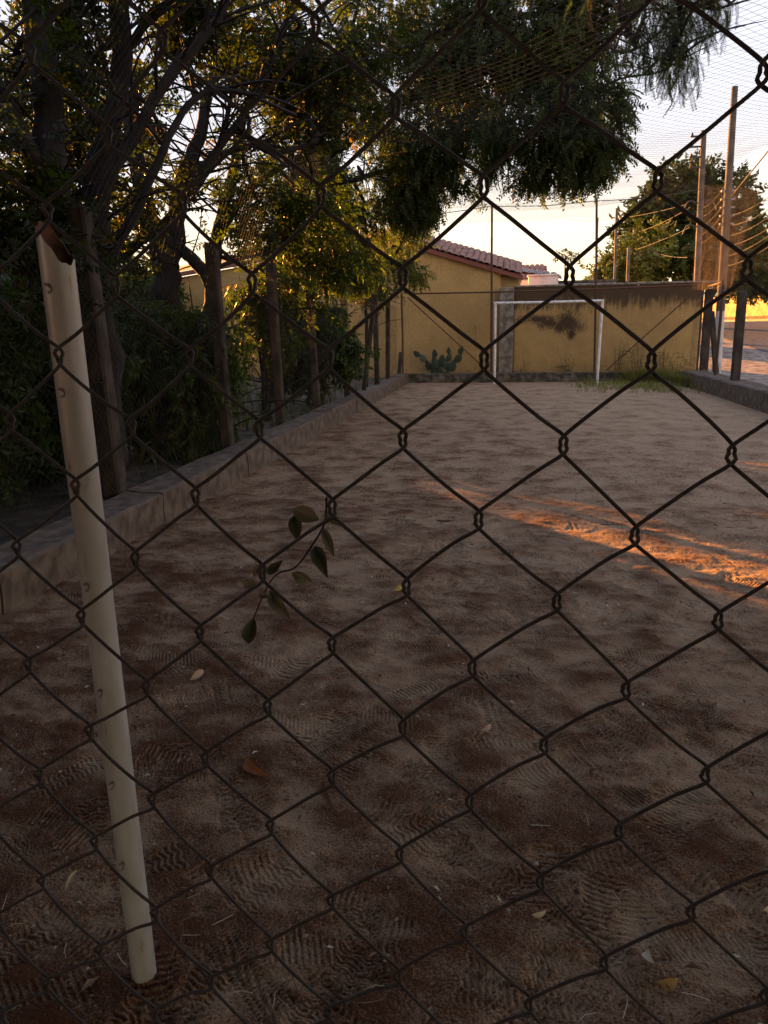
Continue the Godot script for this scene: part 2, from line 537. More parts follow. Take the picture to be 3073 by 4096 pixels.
# Colour and height of the court: pale sand, brown leaf mould, shoe-sole prints pressed in the near part.
func court_pictures(w: int, h: int, span: Vector2, seed_: int, prints: Array, sandy_range: Vector2) -> Array:
	var tone := Vector3(176, 148, 117)
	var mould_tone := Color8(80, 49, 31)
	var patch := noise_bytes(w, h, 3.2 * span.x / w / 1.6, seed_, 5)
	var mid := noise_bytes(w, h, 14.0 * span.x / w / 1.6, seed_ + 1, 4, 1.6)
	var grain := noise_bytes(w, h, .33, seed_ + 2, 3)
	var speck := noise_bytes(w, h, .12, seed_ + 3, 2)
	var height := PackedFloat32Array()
	height.resize(w * h)
	var tread := PackedFloat32Array()
	tread.resize(w * h)
	for s in prints:      # [x, z, turn, length, width, kind, depth]
		var cx: float = s[0] / span.x * w
		var cy: float = s[1] / span.y * h
		var px := w / span.x
		var reach := int(.16 * px)
		var ca := cos(s[2]); var sa := sin(s[2])
		for y in range(maxi(0, int(cy) - reach), mini(h, int(cy) + reach)):
			for x in range(maxi(0, int(cx) - reach), mini(w, int(cx) + reach)):
				var dx := (x - cx) / px; var dy := (y - cy) / px
				var l := dx * ca + dy * sa
				var q := -dx * sa + dy * ca
				var waist: float = s[4] * (.5 - .12 * cos(l / s[3] * TAU))
				var e := maxf(absf(l) / (s[3] * .5), absf(q) / waist)
				if e > 1.0:
					continue
				var edge := clampf((1.0 - e) * 5.0, 0, 1) * clampf(.35 + mid[y * w + x] / 170.0, 0, 1)
				var wave := 0.0
				if s[5] == 0: wave = sin((l + .005 * sin(q * 110.0 + s[0] * 9.0)) * TAU / (.016 + .004 * sin(s[1] * 50.0)))
				elif s[5] == 1: wave = sin((l + q * q * 2.5) * TAU / .018)
				elif s[5] == 2: wave = sin(Vector2(l - .05, q).length() * TAU / .019)
				else: wave = sin((l + .5 * q) * TAU / .017)
				tread[y * w + x] = tread[y * w + x] * (1.0 - edge) + edge * wave * s[6]
				height[y * w + x] -= edge * .006
	var color := PackedByteArray()
	color.resize(w * h * 3)
	var relief := PackedByteArray()
	relief.resize(w * h)
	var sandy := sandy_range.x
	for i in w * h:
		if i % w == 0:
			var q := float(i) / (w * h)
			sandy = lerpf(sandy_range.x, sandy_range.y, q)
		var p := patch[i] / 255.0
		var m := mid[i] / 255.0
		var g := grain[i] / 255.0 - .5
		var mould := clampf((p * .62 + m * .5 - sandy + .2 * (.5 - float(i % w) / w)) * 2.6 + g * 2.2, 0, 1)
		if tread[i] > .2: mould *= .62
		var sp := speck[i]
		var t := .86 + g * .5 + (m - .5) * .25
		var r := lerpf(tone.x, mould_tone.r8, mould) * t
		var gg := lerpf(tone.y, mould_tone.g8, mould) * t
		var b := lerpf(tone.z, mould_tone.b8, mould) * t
		if sp > 222:
			r = r * .5 + 75; gg = gg * .5 + 62; b = b * .5 + 50
		elif sp < 34:
			r *= .5; gg *= .48; b *= .46
		color[i * 3] = clampi(int(r), 4, 250)
		color[i * 3 + 1] = clampi(int(gg), 4, 250)
		color[i * 3 + 2] = clampi(int(b), 4, 250)
		height[i] += tread[i] * .0042 + (m - .5) * .015 + (p - .5) * .03 + g * .003 - (.004 if mould > .6 else 0.0)
		relief[i] = clampi(int(128 + tread[i] * 40 + g * 85 + (m - .5) * 60), 0, 255)
	return [Image.create_from_data(w, h, false, Image.FORMAT_RGB8, color), Image.create_from_data(w, h, false, Image.FORMAT_L8, relief), height]


func sheet(x0: float, x1: float, z0: float, z1: float, nx: int, nz: int, bend: float, height: PackedFloat32Array, w: int, h: int, edge: float) -> ArrayMesh:
	var v := PackedVector3Array(); var n := PackedVector3Array(); var u := PackedVector2Array(); var ix := PackedInt32Array()
	v.resize((nx + 1) * (nz + 1)); n.resize(v.size()); u.resize(v.size()); ix.resize(nx * nz * 6)
	for j in nz + 1:
		var t := pow(float(j) / nz, bend)
		var fy := clampi(int(t * (h - 1)), 0, h - 1)
		for i in nx + 1:
			var s := float(i) / nx
			var y := 0.0
			if height.size():
				var rim := clampf(minf(minf(s, 1.0 - s) * (x1 - x0), minf(t, 1.0 - t) * (z0 - z1)) / edge, 0, 1)
				y = height[fy * w + clampi(int(s * (w - 1)), 0, w - 1)] * rim
			var k := j * (nx + 1) + i
			v[k] = Vector3(lerpf(x0, x1, s), y, lerpf(z0, z1, t))
			u[k] = Vector2(s, t)
	for j in nz + 1:
		for i in nx + 1:
			var k := j * (nx + 1) + i
			var dx := v[k + (1 if i < nx else 0)] - v[k - (1 if i > 0 else 0)]
			var dz := v[k + (nx + 1 if j < nz else 0)] - v[k - (nx + 1 if j > 0 else 0)]
			n[k] = dx.cross(dz).normalized()
	var q := 0
	for j in nz:
		for i in nx:
			var k := j * (nx + 1) + i
			ix[q] = k; ix[q + 1] = k + nx + 1; ix[q + 2] = k + 1
			ix[q + 3] = k + 1; ix[q + 4] = k + nx + 1; ix[q + 5] = k + nx + 2
			q += 6
	var a := []
	a.resize(Mesh.ARRAY_MAX)
	a[Mesh.ARRAY_VERTEX] = v; a[Mesh.ARRAY_NORMAL] = n; a[Mesh.ARRAY_TEX_UV] = u; a[Mesh.ARRAY_INDEX] = ix
	var out := ArrayMesh.new()
	out.add_surface_from_arrays(Mesh.PRIMITIVE_TRIANGLES, a)
	return out


func ground_and_street() -> void:
	# the near court: x -2.7..2.7, z -0.7..-6.1
	var prints := []
	for s in 300:
		prints.append([2.7 + 1.05 * rng.randfn(), .3 + 4.6 * pow(rng.randf(), 1.2), rng.randf_range(0, TAU), rng.randf_range(.22, .31), rng.randf_range(.095, .125), [0, 0, 1, 3][rng.randi() % 4], rng.randf_range(.35, 1.0)])
	var res := 2048
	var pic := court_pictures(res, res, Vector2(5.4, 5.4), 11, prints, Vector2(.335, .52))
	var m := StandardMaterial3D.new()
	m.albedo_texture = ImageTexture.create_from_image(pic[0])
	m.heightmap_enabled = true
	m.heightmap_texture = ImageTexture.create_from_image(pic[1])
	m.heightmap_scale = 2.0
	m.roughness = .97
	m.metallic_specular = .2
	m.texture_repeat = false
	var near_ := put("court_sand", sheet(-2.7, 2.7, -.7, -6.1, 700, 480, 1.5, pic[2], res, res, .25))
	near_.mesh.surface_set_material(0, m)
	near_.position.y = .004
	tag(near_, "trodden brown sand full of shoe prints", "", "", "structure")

	# the rest of the court
	var far_pic := court_pictures(896, 1600, Vector2(7.2, 14.4), 31, [], Vector2(.52, .65))
	var fm := StandardMaterial3D.new()
	fm.albedo_texture = ImageTexture.create_from_image(far_pic[0])
	fm.heightmap_enabled = true
	fm.heightmap_texture = ImageTexture.create_from_image(far_pic[1])
	fm.heightmap_scale = 1.6
	fm.roughness = .97
	fm.metallic_specular = .2
	fm.texture_repeat = false
	var far_ := put("court_sand", sheet(-2.85, 4.35, -5.4, -19.8, 240, 420, 1.3, far_pic[2], 896, 1600, .25))
	far_.mesh.surface_set_material(0, fm)
	tag(far_, "paler sand of the far half of the court", "", "", "structure")

	# ground all round, to the horizon; it climbs a little behind the court, to the street
	var b := Buf.new()
	var xs := [-400.0, -60.0, -20.0, -6.0, -2.78, 4.28, 8.0, 20.0, 60.0, 400.0]
	var zs := [60.0, 10.0, -0.75, -19.7, -21.0, -24.0, -30.0, -36.0, -40.0, -60.0, -140.0, -600.0]
	for i in xs.size() - 1:
		for j in zs.size() - 1:
			if i == 4 and j == 2:      # the court's own sand lies here
				continue
			b.quad(Vector3(xs[i], rise(zs[j]) - .01, zs[j]), Vector3(xs[i + 1], rise(zs[j]) - .01, zs[j]), Vector3(xs[i + 1], rise(zs[j + 1]) - .01, zs[j + 1]), Vector3(xs[i], rise(zs[j + 1]) - .01, zs[j + 1]))
	tag(put("ground", b.mesh(M.verge)), "sandy ground round the court", "", "", "structure")

	b = Buf.new()
	for j in 12:
		var za := 2.0 - j * 2.0; var zb := 2.0 - (j + 1) * 2.0
		for i in 8:
			var xa := -2.8 - i * 1.2; var xb := -2.8 - (i + 1) * 1.2
			var hh := func(x: float, z: float) -> float: return .10 + .05 * fine.get_noise_2d(x * 60, z * 60) if x < -2.9 else .06
			b.quad(Vector3(xb, hh.call(xb, za), za), Vector3(xa, hh.call(xa, za), za), Vector3(xa, hh.call(xa, zb), zb), Vector3(xb, hh.call(xb, zb), zb))
	tag(put("garden_soil", b.mesh(M.soil)), "dark garden soil behind the left kerb", "", "", "structure")

	b = Buf.new()
	for j in range(2, zs.size() - 2):
		b.quad(Vector3(8.4, rise(zs[j]) + .004, zs[j]), Vector3(14.6, rise(zs[j]) + .004, zs[j]), Vector3(14.6, rise(zs[j + 1]) + .004, zs[j + 1]), Vector3(8.4, rise(zs[j + 1]) + .004, zs[j + 1]))
	tag(put("road", b.mesh(M.asphalt)), "grey asphalt street beyond the right fence", "", "", "structure")
	b = Buf.new()
	for j in range(2, zs.size() - 2):
		for q in [[14.6, 15.8]]:
			b.quad(Vector3(q[0], rise(zs[j]) + .13, zs[j]), Vector3(q[1], rise(zs[j]) + .13, zs[j]), Vector3(q[1], rise(zs[j + 1]) + .13, zs[j + 1]), Vector3(q[0], rise(zs[j + 1]) + .13, zs[j + 1]))
			b.quad(Vector3(q[0], rise(zs[j]) - .05, zs[j]), Vector3(q[0], rise(zs[j]) + .13, zs[j]), Vector3(q[0], rise(zs[j + 1]) + .13, zs[j + 1]), Vector3(q[0], rise(zs[j + 1]) - .05, zs[j + 1]))
	tag(put("pavement", b.mesh(M.concrete)), "raised pavement on the far side of the street", "", "", "structure")


func rise(z: float) -> float:
	return clampf((-21.0 - z) * .075, 0.0, 1.4)


# ---------------------------------------------------------------- walls and houses
# Ochre plaster with black mould, where the photograph has it: along the top, in a bare grey pier, in blots and streaks.
func stained_plaster(w: int, h: int, yard: bool, seed_: int) -> Image:
	var big := noise_bytes(w, h, .012, seed_, 5)
	var streak := noise_bytes(w, h, .05, seed_ + 1, 4)
	var small := noise_bytes(w, h, .11, seed_ + 2, 4)
	var im := PackedByteArray()
	im.resize(w * h * 3)
	for y in h:
		var t := float(y) / h          # 0 at the top
		for x in w:
			var i := y * w + x
			var s := float(x) / w
			var nb := big[i] / 255.0; var ns := streak[mini(x + (y / 9) * w, w * h - 1)] / 255.0; var nf := small[i] / 255.0
			var c := Vector3(174, 144, 94) + Vector3(26, 22, 16) * (nb - .5) + Vector3(26, 24, 20) * (nf - .5)
			var mould := 0.0
			if yard:
				var ragged := .25 + .14 * (nb - .5) + .14 * (ns - .5)
				mould = clampf((ragged - t) * 9.0 + (nf - .5) * 1.2, 0, 1) * .8
				# blots left of the middle
				for q in [[.25, .37, .06, .07], [.345, .37, .075, .12], [.31, .42, .04, .06], [.19, .33, .09, .05], [.37, .47, .025, .08]]:
					var e := Vector2((s - q[0]) / q[2], (t - q[1]) / q[3]).length()
					mould = maxf(mould, clampf((1.15 - e) * 1.6 + (nf - .5) * 2.6 + (nb - .5) * 2.0, 0, 1) * .85)
				mould = maxf(mould, clampf((t - .83) * 5.0 + (nf - .5) * 2.0, 0, 1) * .55)
				mould = maxf(mould, clampf((ns - .66) * 5.0, 0, 1) * smoothstep(.45, .9, t) * .5)
				var pier := 1.0 if s < .078 + .01 * (nf - .5) else 0.0
				c = c.lerp(Vector3(112, 96, 80) + Vector3(30, 28, 26) * (nf - .5), pier)
			else:
				mould = clampf((t - .86) * 4.0 + (nf - .5) * 1.6, 0, 1) * .6
				mould = maxf(mould, clampf((ns - .7) * 4.0, 0, 1) * .3)
			c = c.lerp(Vector3(58, 47, 38) + Vector3(24, 20, 16) * (nf - .5), mould)
			im[i * 3] = clampi(int(c.x), 0, 255); im[i * 3 + 1] = clampi(int(c.y), 0, 255); im[i * 3 + 2] = clampi(int(c.z), 0, 255)
	return Image.create_from_data(w, h, false, Image.FORMAT_RGB8, im)


func faced(im: Image, relief: float) -> StandardMaterial3D:
	var m := StandardMaterial3D.new()
	m.albedo_texture = ImageTexture.create_from_image(im)
	m.roughness = .94
	m.metallic_specular = .25
	return m


func slab_wall(pts: Array, z: float, depth: float, w0: float, w1: float, h0: float, h1: float) -> Buf:   # a wall outline in x, y at z, pushed back by depth; uv over w0..w1, h1..h0
	var b := Buf.new()
	var uv := func(p: Vector2) -> Vector2: return Vector2((p.x - w0) / (w1 - w0), (h1 - p.y) / (h1 - h0))
	for i in pts.size() - 1:          # columns between consecutive top points, down to h0
		var p: Vector2 = pts[i]; var q: Vector2 = pts[i + 1]
		b.quad_uv([Vector3(p.x, h0, z), Vector3(q.x, h0, z), Vector3(q.x, q.y, z), Vector3(p.x, p.y, z)], [uv.call(Vector2(p.x, h0)), uv.call(Vector2(q.x, h0)), uv.call(q), uv.call(p)])
		b.quad_uv([Vector3(p.x, p.y, z), Vector3(q.x, q.y, z), Vector3(q.x, q.y, z - depth), Vector3(p.x, p.y, z - depth)], [uv.call(p), uv.call(q), uv.call(q), uv.call(p)])
		b.quad_uv([Vector3(q.x, h0, z - depth), Vector3(p.x, h0, z - depth), Vector3(p.x, p.y, z - depth), Vector3(q.x, q.y, z - depth)], [uv.call(q), uv.call(p), uv.call(p), uv.call(q)])
	for e in [0, pts.size() - 1]:
		var p: Vector2 = pts[e]
		var k := [Vector3(p.x, h0, z - depth), Vector3(p.x, h0, z), Vector3(p.x, p.y, z), Vector3(p.x, p.y, z - depth)]
		var a: Vector2 = uv.call(Vector2(p.x, h0)); var c: Vector2 = uv.call(p)
		b.quad_uv(k if e == 0 else [k[1], k[0], k[3], k[2]], [a, a, c, c])
	return b


func barrel_tile(length: float, wide: float, material: Material) -> ArrayMesh:   # a half-round clay tile lying along -z, tapered, with a thickness
	var b := Buf.new()
	var seg := 6
	for layer in [0.0, .014]:
		for i in seg:
			var q := []
			for e in [[i, 0], [i + 1, 0], [i + 1, 1], [i, 1]]:
				var a: float = PI * e[0] / seg
				var r: float = wide * .5 * (1.0 - .14 * e[1]) - layer
				q.append(Vector3(cos(a) * r, sin(a) * r * .36, -length * e[1]))
			if layer == 0.0: b.quad(q[0], q[3], q[2], q[1])
			else: b.quad(q[0], q[1], q[2], q[3])
	for i in seg:
		var a := PI * i / seg; var a2 := PI * (i + 1) / seg
		var r := wide * .5; var s := r - .014
		b.quad(Vector3(cos(a) * s, sin(a) * s * .36, 0), Vector3(cos(a) * r, sin(a) * r * .36, 0), Vector3(cos(a2) * r, sin(a2) * r * .36, 0), Vector3(cos(a2) * s, sin(a2) * s * .36, 0))
	return b.mesh(material)


# rows of tiles on the plane spanned by eave->eave_end and the up-slope vector
func tiled(parent: Node, eave: Vector3, eave_end: Vector3, up_slope: Vector3, material: Material, pitch := .2, step := .36) -> void:
	var along := (eave_end - eave).normalized()
	var up := up_slope.normalized()
	var nn := along.cross(up).normalized()
	var b := Buf.new()
	var e := eave - nn * .04
	b.quad(e, eave_end - nn * .04, eave_end + up_slope - nn * .04, e + up_slope)
	var deck := put("roof_deck", b.mesh(M.fascia), parent)
	var kinds := []
	for i in 3:
		kinds.append(barrel_tile(step * 1.15, pitch * rng.randf_range(.98, 1.04), material))
	var columns := int((eave_end - eave).length() / pitch)
	var rows := int(up_slope.length() / step)
	for i in columns:
		for j in rows:
			var p := eave + along * (pitch * (i + .5)) + up * (step * j - .05) + nn * (.012 * j * 0.0 + rng.randf_range(0, .008))
			var t := put("tile", kinds[rng.randi() % 3], deck)
			t.transform = Transform3D(Basis(along, nn, -up).rotated(nn, rng.randf_range(-.03, .03)), p)


func walls_and_houses() -> void:
	# yard wall behind the goal
	var t := thing("yard_wall", "ochre plaster wall with black mould along its top, behind the white goal", "wall")
	var b := slab_wall([Vector2(-.22, 2.35), Vector2(.9, 2.365), Vector2(2.4, 2.35), Vector2(4.78, 2.36)], -20.2, .16, -.22, 4.78, -.1, 2.38)
	put("wall_face", b.mesh(faced(stained_plaster(1024, 512, true, 40), .3)), t)
	b = Buf.new()
	b.bar(Vector3(-.05, -.1, -20.17), Vector3(.36, 2.47, .2), Basis(), .015)
	put("pier", b.mesh(M.concrete), t)
	b = Buf.new()
	var x := .14
	while x < 4.7:
		b.bar(Vector3(x + .31, 2.362, -20.28), Vector3(.616, .055 + rng.randf_range(-.006, .006), .22), Basis(), .012)
		x += .62
	put("coping", b.mesh(M.concrete), t)

	# the house on the left: one long ochre gable wall under a clay roof
	t = thing("ochre_house", "ochre plastered house with a red clay roof, left of the goal", "house")
	b = slab_wall([Vector2(-11.0, 2.62), Vector2(-3.2, 3.62), Vector2(-2.3, 3.36), Vector2(-.3, 2.74), Vector2(-.224, 2.72)], -20.32, .22, -11.0, -.224, -.1, 3.7)
	put("wall", b.mesh(faced(stained_plaster(1024, 384, false, 60), .3)), t)
	b = Buf.new()
	b.bar(Vector3(.03, 2.1, -20.62), Vector3(.5, .56, .4), Basis(), .01)
	put("end_block", b.mesh(M.ochre), t)
	b = Buf.new()
	b.bar(Vector3(.03, 2.66, -20.62), Vector3(.58, .045, .46), Basis(), .01)
	put("end_cap", b.mesh(M.fascia), t)
	# verge boards and roof
	for q in [[Vector3(.35, 2.60, -20.25), Vector3(-3.25, 3.70, -20.25)], [Vector3(-11.2, 2.66, -20.25), Vector3(-3.25, 3.70, -20.25)]]:
		b = Buf.new()
		var d: Vector3 = q[1] - q[0]
		var ydir := d.normalized()
		var zdir := Vector3.BACK
		b.bar(q[0], Vector3(.11, d.length(), .09), Basis(ydir.cross(zdir).normalized(), ydir, zdir), .008)
		put("verge_board", b.mesh(M.fascia), t)
	tiled(t, Vector3(-3.25, 3.79, -20.2), Vector3(.35, 2.69, -20.2), Vector3(0, .46, -2.3), M.tile, .17, .38)
	b = Buf.new()
	b.quad(Vector3(-11.2, 2.72, -20.2), Vector3(-3.3, 3.76, -20.2), Vector3(-3.3, 4.24, -22.5), Vector3(-11.2, 3.2, -22.5))
	b.quad(Vector3(-11.2, 2.6, -22.5), Vector3(.35, 2.6, -22.5), Vector3(.35, 3.16, -22.5), Vector3(-3.3, 4.24, -22.5))
	put("roof_side", b.mesh(M.tile), t)
	b = Buf.new()
	b.bar(Vector3(-11.1, -.1, -21.4), Vector3(.2, 2.7, 2.2), Basis(), .01)
	put("side_wall", b.mesh(M.ochre), t)
	b = Buf.new()
	b.bar(Vector3(.22, -.1, -21.7), Vector3(.16, 2.7, 1.7), Basis(), .01)
	put("side_wall", b.mesh(M.ochre), t)

	# wall that carries on to the left behind the trees
	t = thing("garden_wall", "low ochre wall running on behind the trees, far left", "wall")
	b = Buf.new()
	b.bar(Vector3(-16.4, -.1, -20.45), Vector3(10.2, 2.05, .18), Basis(), .012)
	put("wall_face", b.mesh(M.ochre), t)
	b = Buf.new()
	b.bar(Vector3(-16.4, 1.955, -20.45), Vector3(10.2, .06, .26), Basis(), .012)
	put("coping", b.mesh(M.plinth), t)

	# grey roofed shed, white wall and red roofed house farther back
	t = thing("grey_roofed_house", "house with a weathered grey roof just behind the ochre gable", "house")
	b = Buf.new()
	b.bar(Vector3(.2, 0, -25.6), Vector3(2.6, 2.75, 3.0), Basis(), .01)
	put("wall", b.mesh(M.white_wall), t)
	tiled(t, Vector3(-.1, 3.06, -24.1), Vector3(1.6, 2.8, -24.1), Vector3(0, .16, -.8), M.grey_tile, .23, .38)

	t = thing("white_house", "white rendered wall between the grey roof and the goal's top", "house")
	b = Buf.new()
	b.bar(Vector3(1.0, 0, -23.6), Vector3(.86, 2.82, .5), Basis(), .01)
	put("wall", b.mesh(M.white_wall), t)
	b = Buf.new()
	b.bar(Vector3(1.0, 2.82, -23.6), Vector3(.92, .05, .56), Basis(), .01)
	put("parapet", b.mesh(M.white_wall), t)

	t = thing("red_roofed_house", "small far house with a ribbed red tile roof, right of the clay gable", "house")
	b = Buf.new()
	b.bar(Vector3(.65, 0, -33.6), Vector3(1.7, 3.3, 2.6), Basis(), .01)
	put("wall", b.mesh(M.white_wall), t)
	tiled(t, Vector3(-.35, 3.28, -32.2), Vector3(1.56, 3.28, -32.2), Vector3(0, .62, -1.5), M.tile, .2, .4)

	t = thing("flat_roofed_shed", "long low shed with a thin flat roof behind the yard wall", "shed")
	b = Buf.new()
	b.bar(Vector3(2.2, 0, -24.6), Vector3(1.75, 2.62, 1.5), Basis(), .01)
	put("wall", b.mesh(M.concrete), t)
	b = Buf.new()
	b.bar(Vector3(2.15, 2.62, -24.55), Vector3(2.05, .07, 1.8), Basis(), .01)
	put("roof", b.mesh(M.plinth), t)
	b = Buf.new()
	b.bar(Vector3(2.15, 2.54, -23.6), Vector3(1.9, .05, .12), Basis(), .005)
	put("gutter", b.mesh(M.white_wall), t)

	# sunlit wall across the street
	t = thing("street_wall", "sunlit orange wall across the street at the right edge", "wall")
	b = Buf.new()
	b.bar(Vector3(16.0, rise(-50.0) - .3, -48.0), Vector3(.25, 2.3, 44.0), Basis(), .012)
	put("wall_face", b.mesh(M.ochre), t)
	b = Buf.new()
	b.bar(Vector3(15.85, rise(-50.0) + .0, -48.0), Vector3(.06, .34, 44.0), Basis(), .01)
	put("base_band", b.mesh(M.plinth), t)


# ---------------------------------------------------------------- kerbs and concrete posts
func rough_bar(p0: Vector3, p1: Vector3, wide: float, tall: float, seg: float) -> Buf:    # a cast kerb with an uneven arris and faces
	var b := Buf.new()
	var d := p1 - p0
	var count := int(d.length() / seg)
	var along := d.normalized()
	var side := along.cross(UP).normalized()
	var prof := [Vector2(-.5, 0), Vector2(-.5, .45), Vector2(-.5, .93), Vector2(-.44, 1), Vector2(0, 1), Vector2(.44, 1), Vector2(.5, .92), Vector2(.5, .45), Vector2(.5, 0)]
	var rows := []
	for i in count + 1:
		var c := p0 + along * (d.length() * i / count)
		var row := []
		for k in prof.size():
			var q: Vector2 = prof[k]
			var j := fine.get_noise_3d(c.z * 60.0, q.y * 150.0, q.x * 90.0 + c.x * 30.0)
			row.append(c + side * (q.x * wide + j * .022) + UP * (q.y * tall + j * .018 * q.y))
		rows.append(row)
	for i in count:
		for k in prof.size() - 1:
			b.quad(rows[i][k], rows[i][k + 1], rows[i + 1][k + 1], rows[i + 1][k])
	for e in [0, count]:
		var m: Vector3 = rows[e][0].lerp(rows[e][8], .5)
		for k in prof.size() - 1:
			if e == 0: b.tri(m, rows[e][k + 1], rows[e][k])
			else: b.tri(m, rows[e][k], rows[e][k + 1])
	return b


func concrete_post(at: Vector3, tall: float, wide: float, lean: Vector2, label: String, group: String, called := "concrete_post") -> void:
	var t := thing(called, label, "post", at, 0.0, group)
	var b := Buf.new()
	var y := Vector3(lean.x, 1, lean.y).normalized()
	var bs := Basis(y.cross(Vector3.BACK).normalized(), y, Vector3.BACK)
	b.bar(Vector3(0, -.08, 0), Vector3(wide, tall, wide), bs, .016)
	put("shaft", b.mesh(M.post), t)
	b = Buf.new()
	for i in 4:
		var p := y * (.35 + i * (tall - .6) / 3.0) + Vector3(0, 0, wide * .52)
		b.tube(PackedVector3Array([p - Vector3(wide * .5, 0, 0), p + Vector3(0, .004, .006), p + Vector3(wide * .5, 0, 0)]), even(3, .002, .002), 4)
	put("tie_wire", b.mesh(M.far_wire), t)


func court_edges() -> void:
	var t := thing("left_kerb", "low cast concrete kerb along the left side of the sand court", "kerb")
	for i in 10:
		var za := .5 - i * 1.87
		var off := rng.randf_range(-.012, .012)
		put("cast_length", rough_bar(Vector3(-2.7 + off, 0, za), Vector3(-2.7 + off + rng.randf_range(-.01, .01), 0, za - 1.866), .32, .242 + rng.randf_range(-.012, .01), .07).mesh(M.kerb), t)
	for i in 3:
		var b := rough_bar(Vector3(-2.7, 0, -18.212 - i * .44), Vector3(-2.7, 0, -18.63 - i * .44), .31, .262, .1)
		put("block", b.mesh(M.kerb), t)
	t = thing("leaning_board", "dull red board leaning among the leaves at the left edge", "board", Vector3(-3.35, .1, -3.7))
	var lb := Buf.new()
	lb.bar(Vector3.ZERO, Vector3(.16, 1.5, .03), Basis(Vector3.BACK, .95) * Basis(UP, .3), .006)
	put("plank", lb.mesh(M.rust), t)
	t = thing("right_kerb", "broad dark concrete kerb under the right hand fence", "kerb")
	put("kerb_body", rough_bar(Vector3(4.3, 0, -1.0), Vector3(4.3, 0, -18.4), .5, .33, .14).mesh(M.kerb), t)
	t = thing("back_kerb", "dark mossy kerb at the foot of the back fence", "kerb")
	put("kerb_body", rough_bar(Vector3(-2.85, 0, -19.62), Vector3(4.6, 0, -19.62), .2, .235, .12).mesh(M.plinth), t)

	var g := "concrete posts of the left fence"
	concrete_post(Vector3(-2.92, .2, -5.1), 2.15, .14, Vector2(-.02, .01), "thick concrete fence post beside the near white pole", g)
	concrete_post(Vector3(-2.9, .2, -7.4), 2.15, .12, Vector2(-.015, 0), "concrete fence post with a pale right edge, second along the left kerb", g)
	concrete_post(Vector3(-2.9, .2, -9.3), 2.1, .11, Vector2(-.01, .01), "dark concrete post in the sunlit spot on the left kerb", g)
	concrete_post(Vector3(-2.87, .2, -11.1), 2.05, .105, Vector2(-.03, 0), "concrete fence post just past the sunlit spot, against leaves", g)
	concrete_post(Vector3(-2.9, .2, -13.5), 2.1, .11, Vector2(-.012, 0), "grey brown fence post standing alone before the ochre wall", g)
	concrete_post(Vector3(-2.78, .2, -14.4), 1.75, .085, Vector2(.13, -.07), "slanting concrete brace leaning between two fence posts", g, "brace_post")
	concrete_post(Vector3(-2.74, .2, -15.8), 2.0, .105, Vector2(-.006, 0), "fence post with two tones, beside the slanting brace", g)
	concrete_post(Vector3(-2.8, .2, -17.6), 1.95, .1, Vector2(.02, 0), "last thin fence post before the far end of the left kerb", g)
	concrete_post(Vector3(-2.76, .2, -19.2), .7, .09, Vector2(.05, -.2), "short leaning stub at the far end of the left kerb", g, "short_post")
	g = "posts of the right hand fence"
	concrete_post(Vector3(4.62, .0, -18.9), 2.25, .17, Vector2(-.01, 0), "concrete corner post where back and right fence meet", g)
	concrete_post(Vector3(4.78, .0, -18.2), 1.75, .11, Vector2(-.15, -.02), "dark prop leaning against the right corner post", g, "brace_post")
	concrete_post(Vector3(4.3, .3, -15.2), 1.75, .15, Vector2(-.01, 0), "greyish concrete post before the street on the right kerb", g)
	concrete_post(Vector3(4.33, .3, -12.9), 1.9, .15, Vector2(0, 0), "concrete post cut by the right edge of the picture", g)


func pipe(called: String, label: String, pts: Array, radius: float, m: Material, group := "", category := "pole") -> Node3D:
	var t := thing(called, label, category, pts[0], 0.0, group)
	var b := Buf.new()
	var p := PackedVector3Array()
	for q in pts: p.append(q - pts[0])
	b.tube(p, even(p.size(), radius, radius), 8)
	put("pipe", b.mesh(m), t)
	return t


